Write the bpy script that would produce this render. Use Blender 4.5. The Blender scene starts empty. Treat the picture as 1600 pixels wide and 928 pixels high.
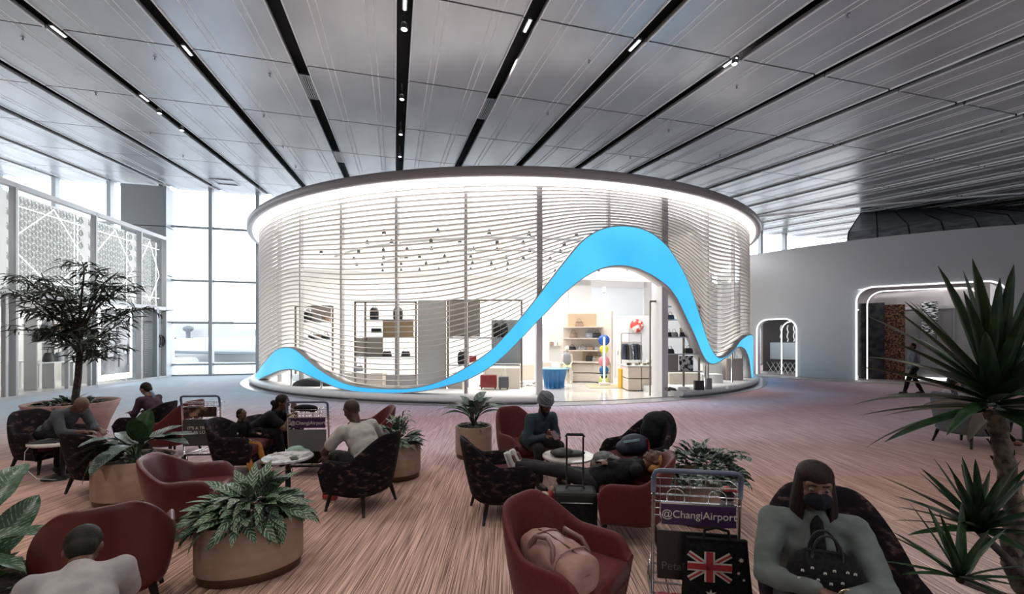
import bpy, math, random
from mathutils import Vector, Matrix, Euler
from math import sin, cos, pi, radians, sqrt, atan2
random.seed(7)
SC = bpy.context.scene
COL = SC.collection
# ---------------------------------------------------------------- camera, world, light, exposure
FPX, HOR, CAMH = 680.0, 528.0, 1.9
cam_d = bpy.data.cameras.new('camera'); cam = bpy.data.objects.new('camera', cam_d); COL.objects.link(cam)
cam_d.sensor_width = 36; cam_d.lens = 36*FPX/1600; cam_d.shift_y = (HOR-464)/1600; cam_d.clip_start = .05; cam_d.clip_end = 900
cam.location = (0, 0, CAMH); cam.rotation_euler = (pi/2, 0, 0)
SC.camera = cam
SC.view_settings.view_transform = 'Standard'; SC.view_settings.look = 'None'
SC.view_settings.gamma = 1; SC.view_settings.use_curve_mapping = False
SC.view_settings.exposure = 0.55
W = bpy.data.worlds.new('overcast'); SC.world = W; W.use_nodes = True
bg = W.node_tree.nodes['Background']; bg.inputs[0].default_value = (.93, .96, 1, 1); bg.inputs[1].default_value = 3.2
def area(name, loc, rot, sx, sy, power, col=(1, 1, 1), shape='RECTANGLE', spread=180):
    d = bpy.data.lights.new(name, 'AREA'); d.shape = shape; d.size = sx; d.size_y = sy; d.energy = power; d.color = col
    d.spread = radians(spread)
    o = bpy.data.objects.new(name, d); COL.objects.link(o); o.location = loc; o.rotation_euler = rot
    return o
# the shop's own ceiling lighting (track spots merged into three lamps) and spots added at ceiling height to brighten the hall
area('shop_ceiling_lamp', (-5, 20.2, 5.3), (0, 0, 0), 6, 6, 430, (1, .97, .93))
area('shop_ceiling_lamp', (4, 20.5, 5.3), (0, 0, 0), 6, 6, 430, (1, .97, .93))
area('shop_ceiling_lamp', (0, 15.8, 5.3), (0, 0, 0), 12, 2.5, 300, (1, .97, .93))
area('left_shop_lamp', (-18.6, 16, 3.1), (0, 0, 0), 2, 9, 85, (1, .98, .95))

def fill_spot(x, y, z, power, col=(1, .93, .86)):
    d = bpy.data.lights.new('hall_fill_spot', 'SPOT'); d.energy = power; d.color = col; d.spot_size = radians(125); d.spot_blend = .8; d.shadow_soft_size = .25
    o = bpy.data.objects.new('hall_fill_spot', d); COL.objects.link(o); o.location = (x, y, z)
for x_ in (-7.5, -2.6, 2.3, 7.2, 12):      # added grid of spots at ceiling height, lighting the foreground carpet
    for y_ in (-2.5, 1.6, 5.6, 9.6): fill_spot(x_-.26*y_, y_, 6.9+.1*y_, 230)
# ---------------------------------------------------------------- helpers
def link(o):
    COL.objects.link(o); return o
def tag(o, label=None, cat=None, group=None, kind=None):
    if label: o['label'] = label
    if cat: o['category'] = cat
    if group: o['group'] = group
    if kind: o['kind'] = kind
    return o
def thing(name, label, cat, loc=(0, 0, 0), rz=0, group=None, s=1):
    o = link(bpy.data.objects.new(name, None)); o.location = loc; o.rotation_euler = (0, 0, rz); o.scale = (s, s, s)
    o.empty_display_size = .1
    return tag(o, label, cat, group)
CH = {}
def par(o, p):
    o.parent = p; CH.setdefault(p.name, []).append(o)
def copy_tree(o, parent=None):
    c = o.copy(); COL.objects.link(c)
    if parent is not None: par(c, parent)
    for ch in CH.get(o.name, []): copy_tree(ch, c)
    return c
def gp(px, py, z=0.0):
    Y = FPX*(CAMH-z)/(py-HOR); return Vector(((px-800)/FPX*Y, Y, z))
def at(px, Y, py=None, z=None):
    if z is None: z = CAMH-(py-HOR)*Y/FPX if py is not None else 0
    return Vector(((px-800)/FPX*Y, Y, z))
def smooth(x): x = max(0, min(1, x)); return x*x*(3-2*x)
def lerp(a, b, t): return a+(b-a)*t
def interp(tab, x):
    if x <= tab[0][0]: return tab[0][1]
    for (x0, y0), (x1, y1) in zip(tab, tab[1:]):
        if x <= x1: return y0+(y1-y0)*(x-x0)/(x1-x0)
    return tab[-1][1]
def frame_of(d, up=Vector((0, 0, 1))):
    d = d.normalized()
    if abs(d.dot(up)) > .98: up = Vector((0, 1, 0))
    a = d.cross(up).normalized(); b = a.cross(d); return a, b

class MB:
    def __init__(s, T=None): s.V = []; s.F = []; s.S = []; s.M = []; s.UV = {}; s.T = T; s.m = 0
    def v(s, p):
        p = Vector(p)
        if s.T: p = s.T @ p
        s.V.append(p); return len(s.V)-1
    def f(s, idx, sm=False, uv=None):
        s.F.append(tuple(idx)); s.S.append(sm); s.M.append(s.m)
        if uv: s.UV[len(s.F)-1] = uv
    def box(s, c, d, rz=0, R=None, taper=1):
        c = Vector(c); hx, hy, hz = d[0]/2, d[1]/2, d[2]/2
        R = R if R is not None else Matrix.Rotation(rz, 3, 'Z')
        i = [s.v(c+R @ Vector((x*hx*(taper if z < 0 else 1), y*hy*(taper if z < 0 else 1), z*hz))) for z in (-1, 1) for y in (-1, 1) for x in (-1, 1)]
        for q in ((0, 2, 3, 1), (4, 5, 7, 6), (0, 1, 5, 4), (2, 6, 7, 3), (0, 4, 6, 2), (1, 3, 7, 5)): s.f([i[k] for k in q])
        return s
    def bx(s, x0, x1, y0, y1, z0, z1): return s.box(((x0+x1)/2, (y0+y1)/2, (z0+z1)/2), (abs(x1-x0), abs(y1-y0), abs(z1-z0)))
    def grid(s, rows, closeu=False, closev=False, sm=True, uv=False, capu=False):
        nu, nv = len(rows), len(rows[0]); I = [[s.v(p) for p in r] for r in rows]
        for a in range(nu if closeu else nu-1):
            for b in range(nv if closev else nv-1):
                a1, b1 = (a+1) % nu, (b+1) % nv
                U = ((a/(nu-1), b/(nv-1)), ((a+1)/(nu-1), b/(nv-1)), ((a+1)/(nu-1), (b+1)/(nv-1)), (a/(nu-1), (b+1)/(nv-1))) if uv else None
                s.f((I[a][b], I[a1][b], I[a1][b1], I[a][b1]), sm, U)
        if capu: s.f(I[0][::-1]); s.f(I[-1])
        return s
    def tube(s, pts, r, n=8, cap=True, closed=False):
        pts = [Vector(p) for p in pts]; rows = []; prev = None; N = len(pts)
        for i, p in enumerate(pts):
            if closed: d = pts[(i+1) % N]-pts[i-1]
            else: d = pts[min(i+1, N-1)]-pts[max(i-1, 0)]
            if d.length < 1e-9: d = Vector((0, 0, 1))
            d.normalize()
            if prev is None: a, b = frame_of(d)
            else:
                a = prev-d*prev.dot(d)
                a = a.normalized() if a.length > 1e-6 else frame_of(d)[0]
                b = a.cross(d)
            prev = a; rr = r[i] if isinstance(r, (list, tuple)) else r
            rows.append([p+a*rr*cos(2*pi*k/n)+b*rr*sin(2*pi*k/n) for k in range(n)])
        s.grid(rows, closeu=closed, closev=True, capu=cap and not closed); return s
    def cyl(s, p0, p1, r0, r1=None, n=12): return s.tube([p0, p1], [r0, r0 if r1 is None else r1], n)
    def lathe(s, prof, n=24, c=(0, 0, 0), sx=1, sy=1, cap=True):
        c = Vector(c); s.grid([[c+Vector((r*cos(2*pi*k/n)*sx, r*sin(2*pi*k/n)*sy, z)) for k in range(n)] for r, z in prof], closev=True, capu=cap); return s
    def ell(s, c, r, R=None, nu=10, nv=14):
        c = Vector(c); R = R or Matrix.Identity(3)
        if not hasattr(r, '__len__'): r = (r, r, r)
        rows = []
        for i in range(nu+1):
            t = pi*(.02+.96*i/nu); rows.append([c+R @ Vector((r[0]*sin(t)*cos(2*pi*k/nv), r[1]*sin(t)*sin(2*pi*k/nv), -r[2]*cos(t))) for k in range(nv)])
        s.grid(rows, closev=True, capu=True); return s
    def cap(s, p0, p1, r0, r1=None, n=12, nh=4):   # capsule with round ends
        p0, p1 = Vector(p0), Vector(p1); r1 = r0 if r1 is None else r1; d = p1-p0
        L = d.length
        if L < 1e-6: return s.ell(p0, max(r0, r1))
        d /= L; a, b = frame_of(d); rows = []
        for i in range(nh+1):
            t = -pi/2*(1-i/nh)*.97; rows.append((p0+d*r0*sin(t), r0*cos(t)))
        for i in range(nh+1):
            t = pi/2*(i/nh)*.97; rows.append((p1+d*r1*sin(t), r1*cos(t)))
        s.grid([[p+a*q*cos(2*pi*k/n)+b*q*sin(2*pi*k/n) for k in range(n)] for p, q in rows], closev=True, capu=True); return s
    def prism(s, poly, z0, z1, f=None):      # poly: list of (x,y); f maps (x,y,z)->point
        f = f or (lambda x, y, z: Vector((x, y, z)))
        a = [s.v(f(x, y, z0)) for x, y in poly]; b = [s.v(f(x, y, z1)) for x, y in poly]; n = len(poly)
        s.f(a[::-1]); s.f(b)
        for i in range(n): s.f((a[i], a[(i+1) % n], b[(i+1) % n], b[i]))
        return s
    def build(s, name, mats, parent=None, loc=None, bevel=0, subsurf=0, remesh=0, smoothit=0, disp=0, dscale=.1):
        me = bpy.data.meshes.new(name); me.from_pydata(s.V, [], s.F)
        for m in (mats if isinstance(mats, (list, tuple)) else [mats]): me.materials.append(m)
        me.polygons.foreach_set('use_smooth', s.S); me.polygons.foreach_set('material_index', s.M)
        if s.UV:
            uv = me.uv_layers.new(name='uv'); k = 0
            for i, f in enumerate(s.F):
                q = s.UV.get(i)
                for j in range(len(f)):
                    if q: uv.data[k].uv = q[j]
                    k += 1
        me.update()
        o = link(bpy.data.objects.new(name, me))
        if parent is not None: par(o, parent)
        if loc is not None: o.location = loc
        if remesh:
            m = o.modifiers.new('remesh', 'REMESH'); m.mode = 'VOXEL'; m.voxel_size = remesh; m.use_smooth_shade = True
            if smoothit: m = o.modifiers.new('smooth', 'SMOOTH'); m.iterations = smoothit; m.factor = .6
        if bevel: m = o.modifiers.new('bevel', 'BEVEL'); m.width = bevel; m.segments = 2; m.limit_method = 'ANGLE'
        if subsurf: m = o.modifiers.new('sub', 'SUBSURF'); m.levels = m.render_levels = subsurf
        if disp:
            tx = bpy.data.textures.new('folds', 'CLOUDS'); tx.noise_scale = dscale; tx.noise_depth = 1; m = o.modifiers.new('folds', 'DISPLACE'); m.texture = tx; m.strength = disp; m.mid_level = .5; m.texture_coords = 'LOCAL'
        return o
def inst(src, name, parent, M):
    o = link(bpy.data.objects.new(name, src)); par(o, parent); o.matrix_local = M; return o
def struct(o, kind='structure'): o['kind'] = kind; return o
def text_mesh(body, size, mat, name, parent, M, depth=.002, align='LEFT', bold=0):
    c = bpy.data.curves.new(name, 'FONT'); c.body = body; c.size = size; c.extrude = depth; c.align_x = align; c.offset = bold
    t = bpy.data.objects.new(name, c); COL.objects.link(t)
    dg = bpy.context.evaluated_depsgraph_get(); me = bpy.data.meshes.new_from_object(t.evaluated_get(dg))
    bpy.data.objects.remove(t); me.materials.clear(); me.materials.append(mat)
    o = link(bpy.data.objects.new(name, me)); par(o, parent); o.matrix_local = M; return o

# ---------------------------------------------------------------- materials
def mat(name, col, rough=.6, metal=0, emit=0, ecol=None, spec=.5, alpha=1, trans=0, coat=0, sheen=0):
    m = bpy.data.materials.new(name); m.use_nodes = True; b = m.node_tree.nodes['Principled BSDF']
    b.inputs['Base Color'].default_value = (*col, 1); b.inputs['Roughness'].default_value = rough; b.inputs['Metallic'].default_value = metal
    b.inputs['Specular IOR Level'].default_value = spec; b.inputs['Alpha'].default_value = alpha
    b.inputs['Transmission Weight'].default_value = trans; b.inputs['Coat Weight'].default_value = coat; b.inputs['Sheen Weight'].default_value = sheen
    if emit: b.inputs['Emission Color'].default_value = (*(ecol or col), 1); b.inputs['Emission Strength'].default_value = emit
    return m
def nodes(m): return m.node_tree.nodes, m.node_tree.links, m.node_tree.nodes['Principled BSDF']
def nmat(name, c1, c2, scale=8, rough=.6, metal=0, bump=0, stretch=(1, 1, 1), lo=.4, hi=.6, detail=4, bscale=None, spec=.5, coat=0, sheen=0, c3=None):
    m = mat(name, c1, rough, metal, spec=spec, coat=coat, sheen=sheen); N, L, B = nodes(m)
    tc = N.new('ShaderNodeTexCoord'); mp = N.new('ShaderNodeMapping'); mp.inputs['Scale'].default_value = stretch
    L.new(tc.outputs['Object'], mp.inputs[0]); n = N.new('ShaderNodeTexNoise'); n.inputs['Scale'].default_value = scale; n.inputs['Detail'].default_value = detail
    L.new(mp.outputs[0], n.inputs['Vector']); r = N.new('ShaderNodeValToRGB'); L.new(n.outputs[0], r.inputs[0]); L.new(r.outputs[0], B.inputs['Base Color'])
    r.color_ramp.elements[0].position = lo; r.color_ramp.elements[1].position = hi
    r.color_ramp.elements[0].color = (*c1, 1); r.color_ramp.elements[1].color = (*c2, 1)
    if c3: e = r.color_ramp.elements.new(min(.98, hi+.08)); e.color = (*c3, 1)
    if bump:
        n2 = n
        if bscale: n2 = N.new('ShaderNodeTexNoise'); n2.inputs['Scale'].default_value = bscale; L.new(mp.outputs[0], n2.inputs['Vector'])
        b = N.new('ShaderNodeBump'); b.inputs['Strength'].default_value = bump; b.inputs['Distance'].default_value = .01
        L.new(n2.outputs[0], b.inputs['Height']); L.new(b.outputs[0], B.inputs['Normal'])
    return m
def glass_mat(name, tint, refl=.12, rough=.02, dens=0):
    m = bpy.data.materials.new(name); m.use_nodes = True; N, L = m.node_tree.nodes, m.node_tree.links; N.clear()
    o = N.new('ShaderNodeOutputMaterial'); t = N.new('ShaderNodeBsdfTransparent'); t.inputs[0].default_value = (*tint, 1)
    g = N.new('ShaderNodeBsdfGlossy'); g.inputs['Roughness'].default_value = rough; lw = N.new('ShaderNodeLayerWeight'); lw.inputs[0].default_value = refl
    mx = N.new('ShaderNodeMixShader'); L.new(lw.outputs['Fresnel'], mx.inputs[0]); L.new(t.outputs[0], mx.inputs[1]); L.new(g.outputs[0], mx.inputs[2]); L.new(mx.outputs[0], o.inputs[0])
    return m
def leaf_mat(name, dark, light, stripes=0, width=.5, rough=.4, edge=False):
    """leaf: dark green with pale veins following the uv of the blade"""
    m = mat(name, dark, rough, spec=.4); N, L, B = nodes(m)
    if stripes:
        u = N.new('ShaderNodeUVMap'); s = N.new('ShaderNodeSeparateXYZ'); L.new(u.outputs[0], s.inputs[0])
        def M(op, a, b):
            n = N.new('ShaderNodeMath'); n.operation = op
            for i, x in enumerate((a, b)):
                if x is None: continue
                if hasattr(x, 'is_linked') or hasattr(x, 'links'): L.new(x, n.inputs[i])
                else: n.inputs[i].default_value = x
            return n.outputs[0]
        c = M('ABSOLUTE', M('SUBTRACT', s.outputs[1], .5), None)
        ph = M('SUBTRACT', M('MULTIPLY', s.outputs[0], stripes), M('MULTIPLY', c, stripes*.45))
        w = M('SINE', M('MULTIPLY', ph, 6.283), None); nz = N.new('ShaderNodeTexNoise'); nz.inputs['Scale'].default_value = 12
        tt = M('ADD', w, M('MULTIPLY', M('SUBTRACT', nz.outputs[0], .5), 2.4))
        r = N.new('ShaderNodeValToRGB'); L.new(tt, r.inputs[0]); r.color_ramp.elements[0].position = width; r.color_ramp.elements[1].position = min(1, width+.35)
        r.color_ramp.elements[0].color = (*dark, 1); r.color_ramp.elements[1].color = (*light, 1); L.new(r.outputs[0], B.inputs['Base Color'])
    else:
        oi = N.new('ShaderNodeObjectInfo'); nz = N.new('ShaderNodeTexNoise'); nz.inputs['Scale'].default_value = 6
        r = N.new('ShaderNodeValToRGB'); L.new(nz.outputs[0], r.inputs[0]); r.color_ramp.elements[0].color = (*dark, 1); r.color_ramp.elements[1].color = (*light, 1)
        r.color_ramp.elements[0].position = .35; r.color_ramp.elements[1].position = .7; L.new(r.outputs[0], B.inputs['Base Color'])
    return m
M_white = mat('white_paint', (.8, .8, .8), .45); M_offwhite = mat('pale_plaster', (.78, .76, .74), .6)
M_chrome = mat('chrome', (.62, .62, .64), .22, 1); M_steel = nmat('brushed_steel', (.42, .43, .45), (.52, .53, .55), 20, .35, .9, stretch=(1, 1, 6))
M_black = mat('black_plastic', (.008, .008, .009), .45, spec=.3); M_blackfab = nmat('black_fabric', (.004, .004, .005), (.010, .010, .012), 60, .85, bump=.2, spec=.2)
M_red = nmat('red_upholstery', (.085, .009, .011), (.105, .012, .014), 40, .6, bump=.05, sheen=.05, spec=.3)
M_redlea = nmat('red_leather', (.08, .010, .012), (.095, .013, .015), 14, .38, bump=.04)
M_seat = nmat('burgundy_seat_fabric', (.06, .006, .014), (.08, .01, .018), 60, .8, bump=.1)
M_dark = nmat('dark_patterned_fabric', (.005, .004, .007), (.014, .008, .012), 11, .85, bump=.1, stretch=(1, 1, 2.2), lo=.45, hi=.58, detail=8, c3=(.085, .05, .045), spec=.2)
M_leg = mat('black_wood', (.007, .006, .006), .45, spec=.3)
M_greyfab = nmat('grey_upholstery', (.075, .085, .09), (.1, .11, .115), 70, .85, bump=.15)
M_pot = nmat('travertine', (.31, .20, .15), (.40, .265, .205), 5, .55, stretch=(1, 1, 3), bump=.03, lo=.3, hi=.75)
M_potrim = mat('bronze_band', (.10, .05, .025), .4, .5); M_bowl = nmat('terracotta_pink', (.30, .17, .155), (.36, .21, .19), 6, .6)
M_soil = nmat('soil', (.02, .014, .01), (.05, .035, .025), 40, .95, bump=.6)
M_blue = mat('blue_screen', (.02, .1, .3), .3, emit=.68, ecol=(.05, .5, .93))
M_glow = mat('white_led', (1, 1, 1), .5, emit=5, ecol=(1, .99, .97)); M_glow2 = mat('soft_white_led', (1, 1, 1), .5, emit=2.2)
M_glass = glass_mat('clear_glass', (.97, .985, .98), .06); M_winglass = glass_mat('window_glass', (.96, .98, .99), .08)
# ---------------------------------------------------------------- hall axes: L runs along the ceiling bays, T across
A15 = radians(15)
TV = Vector((cos(A15), sin(A15), 0)); LV = Vector((-sin(A15), cos(A15), 0))
def hall(t, l, z=0): return TV*t+LV*l+Vector((0, 0, z))
HR = Matrix.Rotation(A15, 3, 'Z')
WALL_L = Vector((-15.2, 22, 0)).dot(LV)          # window wall distance along L
WALL_T0 = Vector((-15.2, 22, 0)).dot(TV)
def ceil_z(l): return 6.9+.1*l
DC = Vector((-.34, 25, 0)); DR = 12.3            # drum centre / radius

# ---------------------------------------------------------------- floor: carpet
def carpet():
    m = mat('carpet', (.3, .2, .17), .9, spec=.2); N, L, B = nodes(m)
    tc = N.new('ShaderNodeTexCoord')
    def mapping(scale, rz=0, loc=(0, 0, 0)):
        p = N.new('ShaderNodeMapping'); p.inputs['Scale'].default_value = scale; p.inputs['Rotation'].default_value = (0, 0, rz); p.inputs['Location'].default_value = loc
        L.new(tc.outputs['Object'], p.inputs[0]); return p.outputs[0]
    def noise(v, s, d=3, dist=0):
        n = N.new('ShaderNodeTexNoise'); n.inputs['Scale'].default_value = s; n.inputs['Detail'].default_value = d; n.inputs['Distortion'].default_value = dist; L.new(v, n.inputs['Vector']); return n.outputs[0]
    def ramp(v, stops):
        r = N.new('ShaderNodeValToRGB'); L.new(v, r.inputs[0]); e = r.color_ramp.elements
        while len(e) < len(stops): e.new(.5)
        for el, (p, c) in zip(e, stops): el.position = p; el.color = (*c, 1)
        return r.outputs[0]
    def math_(op, a, b=None, c=None):
        n = N.new('ShaderNodeMath'); n.operation = op
        for i, x in enumerate((a, b, c)):
            if x is None: continue
            if isinstance(x, (int, float)): n.inputs[i].default_value = x
            else: L.new(x, n.inputs[i])
        return n.outputs[0]
    def mix(f, a, b, mode='MIX'):
        n = N.new('ShaderNodeMix'); n.data_type = 'RGBA'; n.blend_type = mode
        if isinstance(f, (int, float)): n.inputs[0].default_value = f
        else: L.new(f, n.inputs[0])
        for i, x in ((6, a), (7, b)):
            if isinstance(x, tuple): n.inputs[i].default_value = (*x, 1)
            else: L.new(x, n.inputs[i])
        return n.outputs[2]
    # swirl coordinate: distance from the pavilion centre, warped
    geo = N.new('ShaderNodeVectorMath'); geo.operation = 'DISTANCE'; L.new(tc.outputs['Object'], geo.inputs[0]); geo.inputs[1].default_value = tuple(DC)
    big = noise(mapping((.09, .12, .1)), 1.0, 2, .6)
    d = math_('ADD', geo.outputs['Value'], math_('MULTIPLY', math_('SUBTRACT', big, .5), 9))
    # zones by distance from the pavilion edge
    zone = ramp(math_('DIVIDE', math_('SUBTRACT', d, 12.0), 16.0), [(0, (.46, .27, .27)), (.08, (.50, .47, .62)), (.19, (.46, .31, .36)), (.32, (.60, .46, .52)), (.46, (.46, .30, .27)), (.75, (.47, .31, .215))])
    # cooler blue to the left near the windows
    sx = N.new('ShaderNodeSeparateXYZ'); L.new(tc.outputs['Object'], sx.inputs[0])
    left = math_('SUBTRACT', math_('MULTIPLY', sx.outputs[0], -.13), .35); left = math_('MULTIPLY', left, math_('SUBTRACT', math_('MULTIPLY', sx.outputs[1], .14), .75))
    lf = N.new('ShaderNodeClamp'); L.new(left, lf.inputs[0])
    zone = mix(lf.outputs[0], zone, (.50, .60, .70))
    streak = noise(mapping((95, .45, 1), radians(-3)), 1.0, 2)
    streak2 = noise(mapping((190, 1.4, 1), radians(-3), (3, 1, 0)), 1.0, 1)
    st = math_('ADD', math_('MULTIPLY', streak, .25), math_('MULTIPLY', streak2, .75))
    near = N.new('ShaderNodeMapRange'); L.new(sx.outputs[1], near.inputs[0]); near.inputs[1].default_value = 3; near.inputs[2].default_value = 13; near.inputs[3].default_value = 1; near.inputs[4].default_value = .35
    sc = ramp(st, [(.41, (.34, .27, .25)), (.5, (.9, .85, .82)), (.585, (1.55, 1.52, 1.45))])
    sc = mix(near.outputs[0], (.95, .93, .92), sc)
    L.new(mix(1, zone, sc, 'MULTIPLY'), B.inputs['Base Color'])
    b = N.new('ShaderNodeBump'); b.inputs['Strength'].default_value = .35; b.inputs['Distance'].default_value = .01; L.new(st, b.inputs['Height']); L.new(b.outputs[0], B.inputs['Normal'])
    return m
b = MB(); 
n = 8
b.grid([[(lerp(-30, 46, i/n), lerp(-14, 34, j/n), 0) for j in range(n+1)] for i in range(n+1)], sm=False)
struct(b.build('floor', carpet()))
# stone border by the right shops
stone = nmat('grey_stone', (.17, .16, .15), (.45, .43, .41), 3, .5, stretch=(.5, 4, 1), lo=.35, hi=.65, detail=6)

# ---------------------------------------------------------------- ceiling
def ceilmat(name, c1, c2, rough):
    m = nmat(name, c1, c2, .9, rough, .45, bump=0, stretch=(1, .6, 1), lo=.3, hi=.7, detail=6); N, L, B = nodes(m)
    tc = N.new('ShaderNodeTexCoord'); mp = N.new('ShaderNodeMapping'); mp.inputs['Scale'].default_value = (1.2, 3.5, 1); n = N.new('ShaderNodeTexNoise'); n.inputs['Scale'].default_value = .9
    L.new(tc.outputs['Object'], mp.inputs[0]); L.new(mp.outputs[0], n.inputs['Vector']); bu = N.new('ShaderNodeBump'); bu.inputs['Strength'].default_value = .05; bu.inputs['Distance'].default_value = .05
    L.new(n.outputs[0], bu.inputs['Height']); L.new(bu.outputs[0], B.inputs['Normal']); return m
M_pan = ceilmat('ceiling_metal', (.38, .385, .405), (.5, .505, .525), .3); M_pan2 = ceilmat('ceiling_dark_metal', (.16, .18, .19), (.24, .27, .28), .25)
M_line = mat('ceiling_inlay', (.9, .9, .92), .45); M_void = mat('ceiling_void', (.01, .01, .011), .8)
CR = Matrix.Rotation(math.atan(.1), 4, 'X')
CT = Matrix.Rotation(A15, 4, 'Z') @ Matrix.Translation((0, 0, 6.9)) @ CR
ce = thing('ceiling', None, None); struct(ce)
PW, PL, GAP = 2.2, 3.08, .27
T0 = .158
b = MB(); b.box((T0+4, 9, .35), (60, 36, .1)); back = b.build('ceiling_void_slab', M_void, ce); back.matrix_local = CT
def panel(matp):
    b = MB(); w = PW-GAP
    b.box((0, 0, .03), (w, PL-.025, .06))
    b.m = 1
    for s in (-.27, -.20, .22, .29):
        b.box((s*w, 0, -.002), (.024, PL-.03, .005))
    for s in (-1, 1): b.box((s*(w/2-.012), 0, -.012), (.024, PL-.03, .03))
    return b
pm = panel(0).build('panel', [M_pan, M_line]); pm2 = panel(0).build('panel', [M_pan2, M_line])
me1, me2 = pm.data, pm2.data; bpy.data.objects.remove(pm); bpy.data.objects.remove(pm2)
def soffit_edge(t):  # curved edge of the lighter ceiling at the right
    return None
edge_pts = [at(1150, 27, 343), at(1300, 23.6, 326), at(1450, 21, 313), at(1600, 18.6, 303), at(1750, 17, 296)]
def ceil_pt(px, py):
    u = (px-800)/FPX; v = (HOR-py)/FPX; t = (6.9-CAMH)/(v-.1*(-sin(A15)*u+cos(A15))); return Vector((u*t, t, CAMH+v*t))
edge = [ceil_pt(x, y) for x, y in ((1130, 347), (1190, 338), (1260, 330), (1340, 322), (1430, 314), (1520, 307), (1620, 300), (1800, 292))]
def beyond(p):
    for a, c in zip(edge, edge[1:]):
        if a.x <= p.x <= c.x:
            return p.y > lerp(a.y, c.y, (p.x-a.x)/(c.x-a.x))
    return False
L_J = 7.65*cos(A15)-0.0
for i in range(-11, 15):
    for j in range(-3, 6):
        t = T0+(i+.5)*PW; l = 7.45+(j+.5)*PL
        if l+PL/2 > WALL_L+1.2: 
            if l > WALL_L: continue
        p = hall(t, l)
        if p.x < -27 or p.x > 36: continue
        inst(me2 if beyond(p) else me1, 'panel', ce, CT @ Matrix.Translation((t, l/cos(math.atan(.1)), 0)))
# white curved light edge in the ceiling
b = MB(); rows = []
for k in range(29):
    q = k/28*(len(edge)-1); i = min(int(q), len(edge)-2); p = edge[i].lerp(edge[i+1], q-i)
    rows.append([p+Vector((0, -.12, -.06)), p+Vector((0, .12, -.06)), p+Vector((0, .12, .03)), p+Vector((0, -.12, .03))])
b.grid(rows, closev=True, capu=True); struct(b.build('trim_1', M_line))
def on_ceiling(t, l, dz=0):
    return hall(t, l, 0)+Vector((0, 0, ceil_z(l)+dz))
# fittings in the gaps
def light_bar():
    r = thing('linear_lamp', None, 'lamp'); b = MB(); b.box((0, 0, .02), (.08, .4, .04)); b.build('housing', M_steel, r)
    b = MB(); b.box((0, 0, -.008), (.035, .36, .016)); b.build('tube', mat('lamp_tube', (1, 1, 1), emit=2), r); return r
lb = light_bar()
def gap_of(px, py):
    p = ceil_pt(px, py); t = p.dot(TV); l = p.dot(LV); k = round((t-T0)/PW); return T0+k*PW, l
for k, (px, py) in enumerate(((97, 50), (300, 80), (832, 42), (996, 72), (1145, 98), (215, 152), (650, 8))):
    t, l = gap_of(px, py); o = lb if k == 0 else copy_tree(lb)
    o.location = on_ceiling(t, l, .0); o.rotation_euler = (math.atan(.1), 0, A15)
    tag(o, ['short white lamp bar in the far left ceiling gap', 'lamp bar in the ceiling gap above the seated boy in black', 'lamp bar in the ceiling gap right of centre', 'second lamp bar right of centre in ceiling gap', 'rightmost lamp bar in a ceiling gap', 'lower left small lamp bar in a ceiling gap', 'lamp bar at the top centre of the ceiling'][k], 'lamp', 'lamp bars in the ceiling gaps')
def spot(lbl, px, py):
    t, l = gap_of(px, py); r = thing('ceiling_spotlight', lbl, 'spotlight', on_ceiling(t, l, .1), A15, 'small spotlights in the ceiling gaps')
    b = MB(); b.cyl((0, 0, .2), (0, 0, -.12), .02); b.build('stem', M_steel, r)
    b = MB(); b.tube([(0, 0, -.08), (0, 0, -.2)], [.05, .07]); b.build('head', M_steel, r)
    b = MB(); b.cyl((0, 0, -.2), (0, 0, -.205), .05); b.build('lens', mat('spot_lens', (1, 1, 1), emit=4), r)
spot('nearest small spotlight in the central ceiling gap', 645, 40); spot('square headed spotlight in the central ceiling gap', 634, 150)
spot('third spotlight along the central ceiling gap', 624, 205); spot('farthest spotlight in the central ceiling gap', 619, 240)
spot('spotlight in the gap right of the blue arch peak', 1110, 85); spot('small spotlight in the second left gap', 235, 170); spot('lower spotlight in the second left gap', 268, 197)
# air grilles in the gap
for k, (px, py) in enumerate(((485, 138), (520, 245), (762, 172))):
    t, l = gap_of(px, py); r = thing('air_grille', ['black slotted air grille left of the central ceiling gap', 'small far air grille above the pavilion rim', 'slotted air grille right of the central ceiling gap'][k], 'vent', on_ceiling(t, l, .02), 0, 'air grilles')
    r.rotation_euler = (math.atan(.1), 0, A15)
    b = MB()
    for s in (-1, 1): b.box((s*.11, 0, 0), (.02, 1.3, .03)); b.box((0, s*.65, 0), (.24, .02, .03))
    b.build('frame', M_steel, r)
    b = MB(); b.box((0, 0, 0), (.02, 1.3, .02)); sl = b.build('slat', M_steel, r); sl.location = (-.07, 0, 0)
    for q in (-.025, .025, .07): inst(sl.data, 'slat', r, Matrix.Translation((q, 0, 0)))
# ceiling hatch far left
p = ceil_pt(352, 284); r = thing('ceiling_hatch', 'open rectangular hatch frame in the ceiling by the left windows', 'hatch', p); r.rotation_euler = (math.atan(.1), 0, A15)
b = MB()
for s in (-1, 1): b.box((s*.45, 0, -.02), (.05, 1.0, .05)); b.box((0, s*.5, -.02), (.95, .05, .05))
b.build('frame', M_steel, r); b = MB(); b.box((0, 0, .02), (.86, .96, .01)); b.build('opening', M_pan2, r)
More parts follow.
